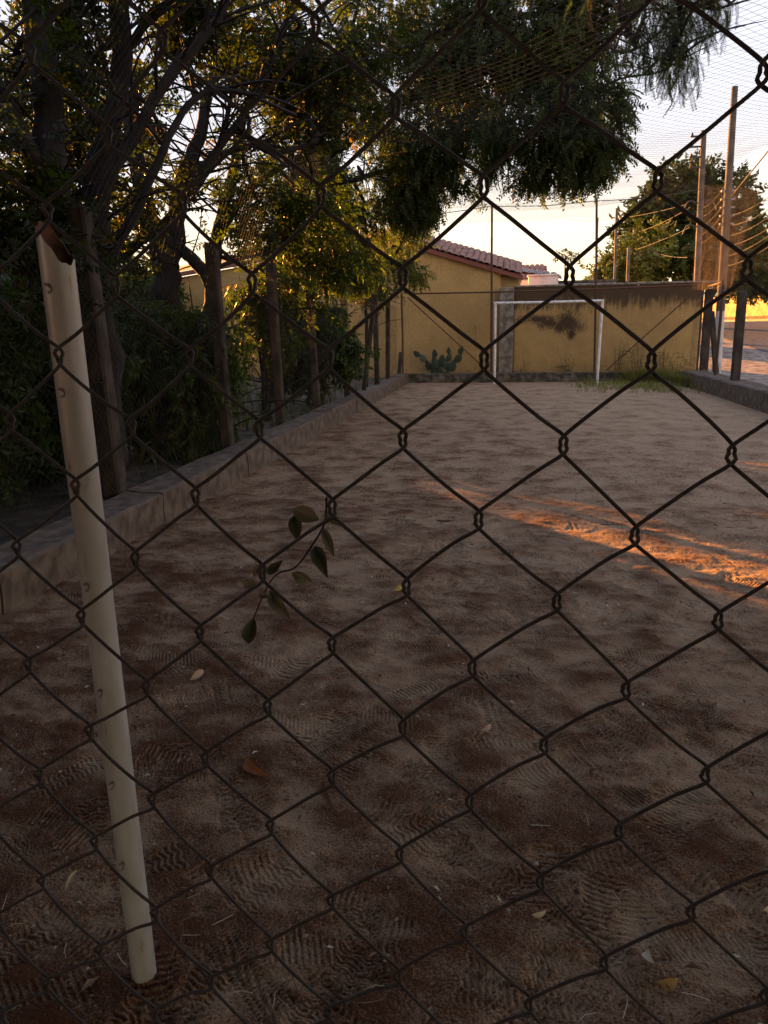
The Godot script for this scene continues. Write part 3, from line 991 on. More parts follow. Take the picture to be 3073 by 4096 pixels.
func far_fences() -> void:
	# left fence mesh
	var o := put("left_fence_mesh", link_mesh(Vector3(-2.82, 0, -3.0), Vector3.FORWARD, 16.4, .28, 1.98, .066, .0009).mesh(M.far_wire))
	tag(o, "chain link mesh between the left concrete posts", "fence mesh")
	o = put("back_fence_mesh", link_mesh(Vector3(-2.7, 0, -19.58), Vector3.RIGHT, 7.25, .25, 2.22, .066, .0016).mesh(M.far_wire))
	tag(o, "chain link mesh of the back fence behind the goal", "fence mesh")
	o = put("right_fence_mesh", link_mesh(Vector3(4.22, 0, -7.0), Vector3.FORWARD, 11.6, .34, 2.1, .066, .0014).mesh(M.far_wire))
	tag(o, "chain link mesh between the right hand posts", "fence mesh")

	pipe("fence_rail", "rusty rail along the top of the back fence", [Vector3(-2.5, 2.25, -19.6), Vector3(-.4, 2.24, -19.6), Vector3(2.1, 2.245, -19.6), Vector3(4.55, 2.29, -19.6)], .021, M.rust, "", "rail")
	pipe("tall_pole", "tall thin rusty pole beside the left goal post", [Vector3(-.4, 0, -19.63), Vector3(-.43, 2.2, -19.63), Vector3(-.46, 4.3, -19.63)], .028, M.rust, "tall poles that carry the net")
	pipe("tall_pole", "tall thin rusty pole behind the right goal post", [Vector3(2.19, 0, -19.64), Vector3(2.12, 2.2, -19.64), Vector3(2.03, 4.34, -19.64)], .028, M.rust, "tall poles that carry the net")
	pipe("corner_pipe", "rusty pipe at the far end of the left kerb", [Vector3(-2.72, .2, -19.64), Vector3(-2.71, 1.2, -19.64), Vector3(-2.73, 2.25, -19.64)], .026, M.rust)
	pipe("bent_pipe", "bent dark pipe among yellow leaves beside the clay roof", [Vector3(-2.42, 2.2, -19.7), Vector3(-2.36, 2.75, -19.7), Vector3(-2.52, 3.1, -19.7), Vector3(-2.5, 3.75, -19.7)], .022, M.rust)
	pipe("brace_pipe", "thin rusty brace falling to the right, left of the goal", [Vector3(-2.56, 2.16, -19.56), Vector3(-.62, .4, -19.56)], .014, M.rust, "", "brace")
	pipe("brace_pipe", "thin rusty brace rising to the right, right of the goal", [Vector3(2.44, .26, -19.56), Vector3(4.5, 2.2, -19.56)], .014, M.rust, "", "brace")
	pipe("corner_rail", "short rail over the gap beside the corner post", [Vector3(4.55, 2.22, -18.85), Vector3(4.32, 2.2, -16.75)], .02, M.rust, "", "rail")
	pipe("gate_pipe", "red brown pipe standing on the end of the right kerb", [Vector3(4.3, .1, -16.6), Vector3(4.3, 2.15, -16.6)], .03, M.rust)
	pipe("corner_tube", "thin red brown tube on the field side of the corner post", [Vector3(4.47, .1, -18.9), Vector3(4.46, 2.3, -18.9)], .022, M.rust)

	# the far goal
	var t := thing("football_goal", "small white football goal at the far end", "goal", Vector3(-.31, 0, -19.15))
	var b := Buf.new()
	b.tube(PackedVector3Array([Vector3(0, -.02, 0), Vector3(-.005, 1.0, 0), Vector3(-.012, 1.99, 0)]), even(3, .034, .034), 10)
	put("goal_post", b.mesh(M.goal_white), t)
	b = Buf.new()
	b.tube(PackedVector3Array([Vector3(2.50, -.02, .12), Vector3(2.515, 1.0, .12), Vector3(2.53, 1.985, .12)]), even(3, .034, .034), 10)
	put("goal_post", b.mesh(M.goal_white), t)
	b = Buf.new()
	b.tube(PackedVector3Array([Vector3(-.05, 1.96, 0), Vector3(1.2, 1.95, .06), Vector3(2.56, 1.955, .12)]), even(3, .032, .032), 10)
	put("crossbar", b.mesh(M.goal_white), t)


# ---------------------------------------------------------------- trees
func trees_and_shrubs() -> void:
	var fig := sprig(1, 10, .26, .085, .036, .35, M.leaf)
	var hang := sprig(2, 9, .24, .095, .03, 1.1, M.leaf)
	var broad := sprig(3, 8, .26, .12, .052, .7, M.leaf)
	var feather := frond(4, 8, .27, .066, .023, M.leaf)
	var small := sprig(8, 14, .25, .062, .027, .7, M.leaf)
	var fluff := frond(5, 16, .30, .05, .009, M.leaf)
	var bulk := sprig(6, 12, .5, .2, .1, .5, M.leaf)
	var far_sprig := sprig(7, 10, .6, .26, .13, .3, M.far_leaf)

	# 1: the near twin-trunked tree at the far left
	var t := thing("twin_trunk_tree", "dark tree with two thick upright trunks above the near white pole", "tree", Vector3(-3.423, 0.322, -5.643))
	t.position.y = 0
	var o: Vector3 = t.position
	var limbs := []
	limbs.append(limb(t, "trunk", [Vector3.ZERO, Vector3(-3.413, 1.491, -5.532) - o, Vector3(-3.377, 2.231, -5.436) - o, Vector3(-3.359, 2.959, -5.448) - o, Vector3(-3.416, 3.954, -5.647) - o, Vector3(-3.473, 4.739, -5.846) - o], .14, .085))
	limbs.append(limb(t, "trunk", [Vector3(.12, 0, -.1), Vector3(-3.296, 1.415, -5.833) - o, Vector3(-3.326, 2.149, -5.931) - o, Vector3(-3.267, 2.836, -6.078) - o, Vector3(-3.132, 3.588, -6.26) - o, Vector3(-3.181, 4.55, -6.459) - o], .125, .07))
	limbs.append(limb(t, "limb", [Vector3(-3.398, 2.135, -5.775) - o, Vector3(-2.988, 2.782, -5.885) - o, Vector3(-2.666, 3.294, -6.038) - o, Vector3(-2.365, 3.733, -6.269) - o, Vector3(-2.149, 4.233, -6.451) - o], .058, .03))
	limbs.append(limb(t, "limb", [Vector3(-3.198, 1.998, -5.888) - o, Vector3(-2.812, 2.656, -5.971) - o, Vector3(-2.59, 3.128, -6.179) - o, Vector3(-2.308, 3.338, -6.396) - o, Vector3(-1.832, 3.193, -6.756) - o], .042, .014))
	limbs.append(limb(t, "limb", [Vector3(-3.393, 2.424, -5.426) - o, Vector3(-3.457, 2.89, -5.266) - o, Vector3(-3.584, 3.282, -5.181) - o], .07, .04))
	limbs.append(limb(t, "limb", [Vector3(-3.258, 2.94, -6.083) - o, Vector3(-3.329, 3.402, -5.929) - o, Vector3(-3.391, 3.909, -6.009) - o, Vector3(-3.311, 4.291, -6.054) - o], .05, .03))
	limbs.append(limb(t, "limb", [Vector3(-3.132, 3.588, -6.26) - o, Vector3(-2.889, 3.875, -6.376) - o, Vector3(-2.604, 4.202, -6.605) - o], .04, .025))
	var cl := [[Vector3(-3.603, 3.392, -5.53) - o, .55, 170, .8], [Vector3(-3.585, 2.693, -5.301) - o, .6, 230, .8], [Vector3(-3.472, 2.197, -5.137) - o, .5, 230, .8], [Vector3(-3.52, 3.888, -6.281) - o, .45, 90, .8], [Vector3(-3.067, 4.004, -6.514) - o, .6, 150, .8], [Vector3(-2.716, 3.79, -6.884) - o, .45, 80, .8],
		[Vector3(-3.506, 2.948, -6.059) - o, .3, 60, .8], [Vector3(-3.234, 2.555, -6.545) - o, .42, 70, .8], [Vector3(-2.451, 3.911, -6.77) - o, .6, 170, .8], [Vector3(-3.513, 4.091, -5.822) - o, .8, 240, .8], [Vector3(-3.044, 4.563, -6.745) - o, .9, 260, .8], [Vector3(-3.801, 2.911, -5.149) - o, .9, 420, .9], [Vector3(-3.792, 2.059, -4.905) - o, .9, 520, .9], [Vector3(-2.246, 4.607, -7.261) - o, .9, 240, .8],
		[Vector3(-3.023, 3.075, -6.754) - o, .3, 40, .8], [Vector3(-3.504, 1.983, -5.593) - o, .4, 150, .8], [Vector3(-4.238, 3.4, -6.309) - o, .7, 260, .8], [Vector3(-3.997, 3.63, -6.93) - o, .55, 110, .8], [Vector3(-3.918, 2.655, -6.745) - o, .5, 130, .8], [Vector3(-3.233, 4.155, -7.318) - o, .7, 230, .8], [Vector3(-4.128, 4.122, -6.618) - o, .7, 220, .8], [Vector3(-3.631, 2.035, -6.677) - o, .35, 60, .8], [Vector3(-4.287, 2.63, -6.032) - o, .6, 220, .8]]
	crown_at(t, o, cl, fig, "warm", .2, .8, true, 1.8, .05)
	boughs(t, cl, limbs, 5)

	# 2: forked tree behind
	t = thing("forked_tree", "forked dark tree silhouetted against the bright low sky, left of centre", "tree", Vector3(-4.109, 0.505, -8.676))
	t.position.y = 0
	o = t.position
	limbs = []
	limbs.append(limb(t, "trunk", [Vector3.ZERO, Vector3(-4.023, 1.507, -8.716) - o, Vector3(-4.025, 2.122, -8.716) - o, Vector3(-4.076, 2.512, -8.692) - o, Vector3(-4.159, 2.949, -8.541) - o, Vector3(-4.2, 3.529, -8.521) - o, Vector3(-4.139, 4.268, -8.662) - o], .2, .06))
	limbs.append(limb(t, "limb", [Vector3(-4.008, 2.149, -8.723) - o, Vector3(-3.898, 2.683, -8.882) - o, Vector3(-3.887, 3.112, -8.996) - o, Vector3(-3.693, 3.75, -9.185) - o, Vector3(-3.48, 4.485, -9.375) - o], .13, .05))
	limbs.append(limb(t, "limb", [Vector3(-3.429, 1.898, -8.752) - o, Vector3(-3.696, 2.194, -8.752) - o, Vector3(-3.861, 2.359, -8.789) - o], .09, .07))
	limbs.append(limb(t, "limb", [Vector3(-3.905, 3.008, -8.988) - o, Vector3(-3.507, 3.336, -8.936) - o, Vector3(-2.942, 3.548, -9.138) - o, Vector3(-2.574, 3.7, -9.456) - o], .05, .025))
	cl = [[Vector3(-4.301, 3.967, -8.917) - o, .7, 200, .8], [Vector3(-3.787, 4.079, -9.471) - o, .7, 170, .8], [Vector3(-3.094, 4.257, -9.72) - o, .8, 260, .8], [Vector3(-4.384, 2.222, -9.21) - o, .3, 50, .7], [Vector3(-4.689, 2.707, -8.833) - o, .4, 60, .9], [Vector3(-3.994, 2.999, -9.603) - o, .45, 45, .8],
		[Vector3(-3.24, 3.573, -9.672) - o, .7, 210, .8], [Vector3(-3.164, 2.978, -9.697) - o, .6, 190, .8], [Vector3(-2.998, 2.429, -9.854) - o, .6, 240, .8], [Vector3(-2.655, 2.953, -10.056) - o, .7, 300, .8], [Vector3(-4.713, 3.52, -9.046) - o, .6, 120, .8], [Vector3(-3.789, 2.284, -9.9) - o, .4, 60, .8], [Vector3(-2.692, 4.739, -10.046) - o, .8, 300, .8], [Vector3(-3.422, 5.224, -9.821) - o, .8, 260, .8]]
	crown_at(t, o, cl, fig, "lush", .25, .85, true, 1.7, .05)
	boughs(t, cl, limbs, 5)

	# 3: pale-barked leaning trunk in front
	t = thing("leaning_tree", "slender tree with a paler leaning stem crossing the bright gap", "tree", Vector3(-3.825, 0.829, -6.912))
	t.position.y = 0
	o = t.position
	limbs = []
	limbs.append(limb(t, "trunk", [Vector3.ZERO, Vector3(-3.796, 1.756, -6.814) - o, Vector3(-3.502, 2.189, -6.857) - o, Vector3(-3.15, 2.495, -7.026) - o, Vector3(-2.9, 2.834, -7.133) - o, Vector3(-2.542, 3.367, -7.374) - o, Vector3(-2.254, 3.937, -7.572) - o, Vector3(-2.05, 4.443, -7.733) - o], .055, .025))
	limbs.append(limb(t, "limb", [Vector3(-2.971, 2.67, -7.104) - o, Vector3(-2.764, 3.06, -7.294) - o, Vector3(-2.643, 3.61, -7.445) - o], .04, .02))
	limbs.append(limb(t, "limb", [Vector3(-2.587, 3.306, -7.359) - o, Vector3(-2.298, 3.09, -7.559) - o, Vector3(-1.883, 3.24, -7.775) - o], .035, .02))
	cl = [[Vector3(-2.302, 4.223, -8.078) - o, .6, 200, .8], [Vector3(-2.604, 3.899, -8.196) - o, .45, 90, .8], [Vector3(-2.009, 3.776, -8.362) - o, .6, 200, .8], [Vector3(-1.803, 4.353, -8.204) - o, .6, 220, .8]]
	crown_at(t, o, cl, fig, "warm", .3, .85, true, 1.5, -.1)
	boughs(t, cl, limbs, 5)

	# 4: trunk above the second post
	t = thing("slim_tree", "slim tree with a forked stem rising behind the second left post", "tree", Vector3(-3.929, 0.304, -9.413))
	t.position.y = 0
	o = t.position
	limbs = []
	limbs.append(limb(t, "trunk", [Vector3.ZERO, Vector3(-3.864, 1.506, -9.548) - o, Vector3(-3.862, 2.159, -9.764) - o, Vector3(-3.799, 2.877, -10.003) - o, Vector3(-3.609, 3.583, -10.179) - o, Vector3(-3.519, 4.308, -10.422) - o], .1, .06))
	limbs.append(limb(t, "limb", [Vector3(-3.863, 2.586, -9.978) - o, Vector3(-3.518, 3.184, -10.211) - o, Vector3(-2.902, 3.69, -10.61) - o, Vector3(-2.238, 4.011, -11.178) - o], .07, .03))
	cl = [[Vector3(-3.96, 1.885, -10.262) - o, .4, 120, .8], [Vector3(-3.472, 2.005, -10.438) - o, .5, 190, .8], [Vector3(-2.962, 2.137, -10.801) - o, .6, 260, .8], [Vector3(-2.65, 2.523, -10.985) - o, .6, 300, .8]]
	crown_at(t, o, cl, hang, "lush", .5, .9, true, 1.5)
	boughs(t, cl, limbs, 4)

	# 5: the big feathery tree that hangs over the court
	t = thing("overhanging_tree", "big dark feathery tree hanging over the court from the left", "tree", Vector3(-4.431, 0.273, -13.806))
	t.position.y = 0
	o = t.position
	limbs = []
	limbs.append(limb(t, "trunk", [Vector3.ZERO, Vector3(-4.352, 1.522, -13.832) - o, Vector3(-4.199, 2.67, -13.774) - o, Vector3(-3.766, 3.898, -13.691) - o, Vector3(-3.202, 5.041, -13.629) - o, Vector3(-2.663, 6.238, -13.541) - o], .26, .13))
	limbs.append(limb(t, "limb", [Vector3(-3.766, 3.898, -13.691) - o, Vector3(-2.358, 4.791, -13.394) - o, Vector3(-0.937, 5.204, -12.966) - o, Vector3(0.472, 5.193, -12.591) - o, Vector3(1.204, 4.765, -12.341) - o], .12, .03))
	limbs.append(limb(t, "limb", [Vector3(-3.202, 5.041, -13.629) - o, Vector3(-1.857, 5.755, -13.271) - o, Vector3(-0.229, 5.93, -12.798) - o, Vector3(0.899, 5.753, -12.367) - o], .1, .03))
	limbs.append(limb(t, "limb", [Vector3(-3.976, 3.373, -13.736) - o, Vector3(-2.886, 3.825, -13.495) - o, Vector3(-1.879, 4.029, -13.268) - o], .08, .03))
	limbs.append(limb(t, "limb", [Vector3(0.472, 5.193, -12.591) - o, Vector3(1.002, 4.694, -12.259) - o, Vector3(1.483, 4.773, -12.009) - o, Vector3(2.068, 4.796, -11.82) - o, Vector3(2.316, 5.07, -11.672) - o], .022, .008))
	limbs.append(limb(t, "limb", [Vector3(0.899, 5.753, -12.367) - o, Vector3(1.401, 5.132, -12.019) - o, Vector3(1.807, 5.168, -11.863) - o, Vector3(2.084, 5.413, -11.818) - o], .025, .01))
	cl = [[Vector3(0.12, 5.781, -12.799) - o, 1.15, 560, .85], [Vector3(0.855, 5.649, -12.571) - o, .75, 300, .9], [Vector3(0.69, 4.801, -12.581) - o, .95, 520, .9], [Vector3(1.222, 4.395, -12.34) - o, .5, 220, 1.0], [Vector3(0.086, 4.466, -12.9) - o, .9, 480, .9], [Vector3(0.856, 4.056, -12.571) - o, .68, 290, .9], [Vector3(1.288, 3.973, -12.433) - o, .4, 120, 1.0],
		[Vector3(0.426, 3.746, -12.793) - o, .34, 80, .8], [Vector3(-0.121, 4.063, -12.999) - o, .4, 110, .8], [Vector3(1.112, 3.649, -12.551) - o, .22, 34, .9], [Vector3(0.182, 3.586, -12.899) - o, .2, 26, .9], [Vector3(-0.807, 5.586, -13.175) - o, 1.1, 560, .85], [Vector3(-0.804, 4.536, -13.276) - o, .9, 480, .85], [Vector3(-1.806, 6.154, -13.48) - o, 1.1, 480, .85], [Vector3(-1.819, 4.992, -13.478) - o, 1.1, 600, .85], [Vector3(-1.597, 3.987, -13.506) - o, .75, 420, .85], [Vector3(-1.679, 3.475, -13.496) - o, .5, 260, .85],
		[Vector3(-2.508, 3.987, -13.672) - o, .9, 480, .85], [Vector3(-2.883, 5.327, -13.7) - o, 1.0, 380, .85], [Vector3(-2.544, 3.244, -13.767) - o, .7, 420, .85], [Vector3(-3.112, 3.096, -13.65) - o, .7, 360, .85], [Vector3(-2.843, 2.64, -13.913) - o, .6, 320, .85], [Vector3(-3.733, 4.087, -13.908) - o, .8, 280, .85], [Vector3(-0.387, 6.755, -12.994) - o, 1.3, 460, .8], [Vector3(-2.307, 7.147, -13.403) - o, 1.3, 420, .8], [Vector3(1.148, 6.328, -12.548) - o, .9, 300, .8], [Vector3(-0.814, 3.598, -13.576) - o, .3, 60, .8]]
	crown_at(t, o, cl, feather, "feather", .4, 1.0, true, 1.0, -.12)
	crown_at(t, o, cl, small, "feather", .45, 1.0, true, 1.9, -.12)
	boughs(t, cl, limbs, 7)

	# 6: the drooping spray at the top right
	t = thing("drooping_branch", "feathery branch tips hanging in the sky at the top right", "branch", Vector3(0.712, 5.098, -9.373))
	o = t.position
	limbs = []
	limbs.append(limb(t, "limb", [Vector3.ZERO, Vector3(1.038, 4.976, -9.242) - o, Vector3(1.49, 4.749, -9.078) - o, Vector3(1.963, 4.475, -8.886) - o, Vector3(2.203, 4.558, -8.829) - o], .03, .008))
	limbs.append(limb(t, "limb", [Vector3(0.898, 4.972, -9.257) - o, Vector3(1.092, 4.588, -9.135) - o, Vector3(1.247, 4.31, -9.115) - o], .012, .004))
	limbs.append(limb(t, "limb", [Vector3(1.627, 4.688, -9.055) - o, Vector3(1.693, 4.383, -9.043) - o, Vector3(1.628, 4.047, -9.055) - o], .012, .004))
	cl = [[Vector3(1.118, 4.542, -9.132) - o, .24, 75, 1.5], [Vector3(1.247, 4.31, -9.115) - o, .18, 40, 1.4], [Vector3(1.683, 4.511, -9.045) - o, .3, 120, 1.3], [Vector3(1.616, 4.222, -9.057) - o, .24, 80, 1.5], [Vector3(1.759, 4.074, -9.03) - o, .16, 36, 1.6], [Vector3(1.96, 4.516, -8.886) - o, .22, 60, 1.0], [Vector3(1.443, 4.798, -9.086) - o, .35, 90, 1.0], [Vector3(0.951, 4.858, -9.251) - o, .35, 110, 1.0]]
	crown_at(t, o, cl, fluff, "feather", 1.3, .95)
	boughs(t, cl, limbs, 6)
	
	# 7: bush before the ochre house, sun glow put into its leaf colour
	t = thing("sun_tinted_bush", "bush with sun glow tinted into its yellow green leaves, before the ochre house's roof corner", "bush", Vector3(-3.152, 0.9, -16.705))
	t.position.y = 0
	o = t.position
	limbs = [limb(t, "trunk", [Vector3.ZERO, Vector3(-3.115, 1.604, -16.712) - o, Vector3(-3.019, 2.293, -16.73) - o, Vector3(-2.508, 2.865, -16.814) - o], .05, .02)]
	cl = [[Vector3(-2.333, 3.072, -17.041) - o, .5, 190, .8], [Vector3(-2.527, 2.583, -16.912) - o, .5, 200, .8], [Vector3(-3.12, 2.295, -16.711) - o, .5, 210, .8], [Vector3(-2.045, 2.587, -17.179) - o, .3, 60, .5], [Vector3(-3.655, 2.51, -16.807) - o, .5, 180, .8], [Vector3(-2.254, 3.478, -17.253) - o, .4, 130, .8], [Vector3(-3.078, 2.908, -17.126) - o, .5, 170, .8]]
	crown_at(t, o, cl, hang, "gold", .5)
	boughs(t, cl, limbs, 4)

	# shrubs behind the left fence
	var spots := [
		["dense dark shrub filling the corner left of the near white pole", Vector3(-4.35, 1.0, -4.6), .95, 1500, fig, "dark"],
		["shrub with hanging leaves between the white pole and second post", Vector3(-3.652, 1.018, -7.565), .75, 900, hang, "lush"],
		["dark leafy shrub directly behind the second left post", Vector3(-3.629, 1.167, -8.888), .6, 560, broad, "dark"],
		["shrub with drooping leaves over the gap left of the sunlit spot", Vector3(-3.497, 1.566, -10.64), .62, 460, hang, "lush"],
		["dark rounded shrub right of the sunlit spot on the kerb", Vector3(-3.366, 1.273, -12.557), .75, 800, broad, "dark"],
		["tall dark shrub seen past the top of the near white pole", Vector3(-4.201, 1.213, -7.733), .7, 900, fig, "dark"],
		["low shrub near the foot of the second left post", Vector3(-3.553, 0.491, -7.832), .5, 420, hang, "lush"],
		["leafy shrub behind the first thick concrete post", Vector3(-4.2, 1.1, -6.1), .75, 1000, fig, "dark"],
	]
	for s in spots:
		t = thing("shrub", s[0], "shrub", Vector3(s[1].x, .08, s[1].z), 0.0, "shrubs behind the left fence")
		o = t.position
		var c: Vector3 = s[1] - o
		limbs = []
		for i in 4:
			limbs.append(limb(t, "stem", [Vector3(rng.randf_range(-.15, .15), -.05, rng.randf_range(-.15, .15)), c * .5 + Vector3(rng.randf_range(-.2, .2), 0, rng.randf_range(-.2, .2)), c + Vector3(rng.randf_range(-.4, .4), .2, rng.randf_range(-.4, .4))], .03, .012))
		cl = [[c, s[2], s[3], 1.0]]
		for i in 4:
			cl.append([c + Vector3(rng.randf_range(-1, 1), rng.randf_range(-.5, .8), rng.randf_range(-1, .4)) * s[2] * .8, s[2] * .55, int(s[3] * .22), 1.0])
		crown_at(t, o, cl, s[4], s[5], .6)
		boughs(t, cl, limbs, 5)

	# thick hedge added deeper in the garden to keep low sun off the court
	t = thing("sun_blocking_hedge", "deep dark hedge added behind the shrubs to block the low sun", "hedge", Vector3(-6.2, .05, -7.0))
	o = t.position
	cl = []
	for i in 17:
		var f := i / 16.0
		for j in 4:
			var p := Vector3(lerpf(-4.2, -8.4, f) - .5 * j, .5 + .75 * j, lerpf(-.5, -13.6, f) - .3 * j)
			cl.append([p - o, .85, 380, .85])
	for i in 9:  # rear rows added to stop sun leaking past the house end
		for j in (3 if i < 3 else 4):
			cl.append([Vector3(-9.6 - i * 1.5, .7 + .95 * j, -18.6 + .5 * sin(i * 2.0)) - o, 1.0, 330, .85])
	limbs = []
	for i in 9:
		var f := i / 8.0
		limbs.append(limb(t, "stem", [Vector3(lerpf(-4.4, -8.6, f), 0, lerpf(-.8, -13.8, f)) - o, Vector3(lerpf(-4.6, -8.5, f), 1.1, lerpf(-.7, -13.7, f)) - o, Vector3(lerpf(-4.8, -9.0, f), 2.1, lerpf(-.9, -13.9, f)) - o], .06, .03))
	crown_at(t, o, cl, bulk, "dark", .4)
	boughs(t, cl, limbs, 2)

	# unseen tree, added behind the near fence to darken the near ground
	t = thing("added_shade_tree", "added unseen tree behind the near fence, darkening the near ground", "tree", Vector3(-2.6, 0, 3.2))
	o = t.position
	limbs = [limb(t, "trunk", [Vector3.ZERO, Vector3(.1, 1.6, 0), Vector3(.3, 3.4, -.3), Vector3(.8, 5.0, -.8)], .2, .12), limb(t, "limb", [Vector3(.3, 3.2, -.3), Vector3(1.8, 4.6, -1.2), Vector3(3.6, 5.4, -2.2)], .1, .04), limb(t, "limb", [Vector3(.3, 3.0, -.3), Vector3(.0, 4.5, -1.8), Vector3(.2, 5.4, -3.6)], .1, .04)]
	cl = []
	for i in 8:
		for j in 2:
			cl.append([Vector3(-5.8 + i * 1.75, 2.4 + 1.5 * j, 6.6 + .4 * sin(i * 2.1)) - o, 1.3, 300, .9])
	for i in 9:
		for j in 6:
			cl.append([Vector3(-5.8 + i * 1.6, 4.6 + .4 * sin(i * 1.7 + j), -1.5 + j * 1.5) - o, 1.3, 380, .5])
	crown_at(t, o, cl, bulk, "dark", .2)
	boughs(t, cl, limbs, 3)

	# far trees on the right
	t = thing("round_far_tree", "big round tree behind the utility poles, right of the goal", "tree", Vector3(8.3, rise(-37.0), -37.0))
	o = t.position
	limbs = [limb(t, "trunk", [Vector3.ZERO, Vector3(0, 1.6, 0), Vector3(.2, 3.0, 0)], .35, .22), limb(t, "limb", [Vector3(.1, 2.6, 0), Vector3(-1.2, 4, .2), Vector3(-2, 5, 0)], .16, .06), limb(t, "limb", [Vector3(.2, 3, 0), Vector3(1.2, 4.4, 0), Vector3(2, 5, .2)], .16, .06)]
	cl = [[Vector3(7.465, 6.817, -36.239) - o, 1.5, 330, .85], [Vector3(6.61, 5.735, -36.405) - o, 1.5, 330, .85], [Vector3(8.585, 6.357, -35.99) - o, 1.6, 340, .85], [Vector3(9.564, 5.166, -35.743) - o, 1.3, 260, .85], [Vector3(7.428, 4.434, -35.225) - o, 1.5, 320, .8], [Vector3(5.971, 4.124, -35.501) - o, 1.2, 260, .8], [Vector3(8.897, 3.796, -34.883) - o, 1.4, 280, .7], [Vector3(10.426, 4.458, -36.542) - o, 1.0, 180, .8], [Vector3(5.673, 5.401, -36.562) - o, .9, 150, .8], [Vector3(6.881, 7.237, -36.354) - o, .9, 130, .8], [Vector3(8.269, 7.305, -36.577) - o, 1.0, 170, .7], [Vector3(9.19, 6.495, -35.841) - o, 1.1, 200, .8], [Vector3(6.094, 6.461, -35.988) - o, .9, 150, .8], [Vector3(10.849, 3.66, -36.418) - o, 1.2, 220, .8]]
	crown_at(t, o, cl, far_sprig, "lush", .2, 1.0, false)
	boughs(t, cl, limbs, 5)
	t = thing("sunlit_bush", "bush lit by the low sun, with sun glow also tinted into its leaves, beside the thin far poles", "bush", Vector3(4.5, rise(-33.0), -33.0))
	o = t.position
	limbs = [limb(t, "stem", [Vector3.ZERO, Vector3(.1, 1.2, 0), Vector3(.1, 2.4, 0)], .12, .05)]
	cl = [[Vector3(4.95, 3.921, -32.627) - o, 1.1, 260, .9], [Vector3(4.261, 3.592, -32.724) - o, .8, 180, .9], [Vector3(5.428, 4.602, -32.55) - o, .8, 160, .9], [Vector3(3.37, 3.353, -32.827) - o, .45, 70, .7]]
	crown_at(t, o, cl, far_sprig, "gold", .2, .7, false)  # leaf tint here already carries the sun's glow
	boughs(t, cl, limbs, 4)
	t = thing("street_tree", "green tree over the street wall at the right edge", "tree", Vector3(17.6, rise(-50.0), -49.0))
	o = t.position
	limbs = [limb(t, "trunk", [Vector3.ZERO, Vector3(.1, 2.0, 0), Vector3(0, 3.4, 0)], .22, .12)]
	cl = [[Vector3(14.298, 4.11, -47.912) - o, 1.6, 300, .8], [Vector3(13.383, 3.894, -48.176) - o, 1.0, 150, .7], [Vector3(15.674, 4.884, -48.532) - o, 2.0, 320, .8], [Vector3(15.178, 6.045, -49.735) - o, 1.4, 200, .8]]
	crown_at(t, o, cl, far_sprig, "lush", .3, 1.0, false)
	boughs(t, cl, limbs, 4)
	t = thing("wispy_far_tree", "tiny wispy tree on the skyline between goal and poles", "tree", Vector3(3.2, 1.2, -48.0))
	o = t.position
	limbs = [limb(t, "trunk", [Vector3.ZERO, Vector3(.1, 2.0, 0), Vector3(3.298, 5.425, -47.887) - o], .1, .03)]
	cl = [[Vector3(3.104, 5.537, -47.9) - o, .5, 16, .5], [Vector3(3.645, 5.464, -47.861) - o, .4, 10, .5]]
	crown_at(t, o, cl, far_sprig, "warm", .1, .7, false)

	# cactus by the wall
	t = thing("prickly_pear", "dark green prickly pear cactus against the ochre wall left of the goal", "cactus", Vector3(-1.75, 0, -19.95))
	var grown := []
	for q in [[-.02, .46, .05], [.13, .38, -.25], [-.15, .4, .2]]:
		grown.append([Vector3(q[0], -.03, rng.randf_range(-.05, .05)), q[1], q[2], 0])
	while grown.size():
		var q: Array = grown.pop_front()
		var b := Buf.new()
		pad(b, q[1], q[1] * rng.randf_range(.56, .68))
		var k := put("pad", b.mesh(M.cactus), t)
		var turn := Basis(Vector3.BACK, q[2]) * Basis(UP, rng.randf_range(-.6, .6))
		k.transform = Transform3D(turn, q[0])
		if q[3] < 3 and (q[3] == 0 or rng.randf() < .6):
			for side in ([-1.0, 1.0] if q[3] == 0 else [[-1.0, 1.0][rng.randi() % 2]]):
				grown.append([q[0] + turn * Vector3(side * q[1] * .17, q[1] * .86, 0), q[1] * rng.randf_range(.66, .85), q[2] - side * rng.randf_range(.05, .35), q[3] + 1])


func pad(b: Buf, tall: float, wide: float) -> void:
	var rings := 7
	var prev := []
	for i in rings + 1:
		var t := float(i) / rings
		var w := wide * .5 * sin(PI * clampf(.08 + .90 * pow(t, .8), 0, 1)) + .012
		var ring := []
		for j in 10:
			var a := TAU * j / 10
			ring.append(Vector3(cos(a) * w, tall * t, sin(a) * w * .22))
		if i:
			for j in 10:
				b.quad(prev[j], ring[j], ring[(j + 1) % 10], prev[(j + 1) % 10])
		prev = ring
	for j in 10:
		b.tri(Vector3(0, tall, 0), prev[(j + 1) % 10], prev[j])


func crown_at(t: Node3D, o: Vector3, clumps: Array, mesh: Mesh, kind: String, droop := 0.0, size := 1.0, gap := true, dense := 1.0, hollow := -.22) -> void:
	# leaves are set in world space, so that those in the sun's gap can be left out, then hung under the tree
	var moved := []
	for c in clumps:
		moved.append([c[0] + o, c[1], c[2], c[3]])
	crown(t, moved, mesh, kind, droop, size, gap, dense, hollow)
	(t.get_child(t.get_child_count() - 1) as Node3D).position = -o


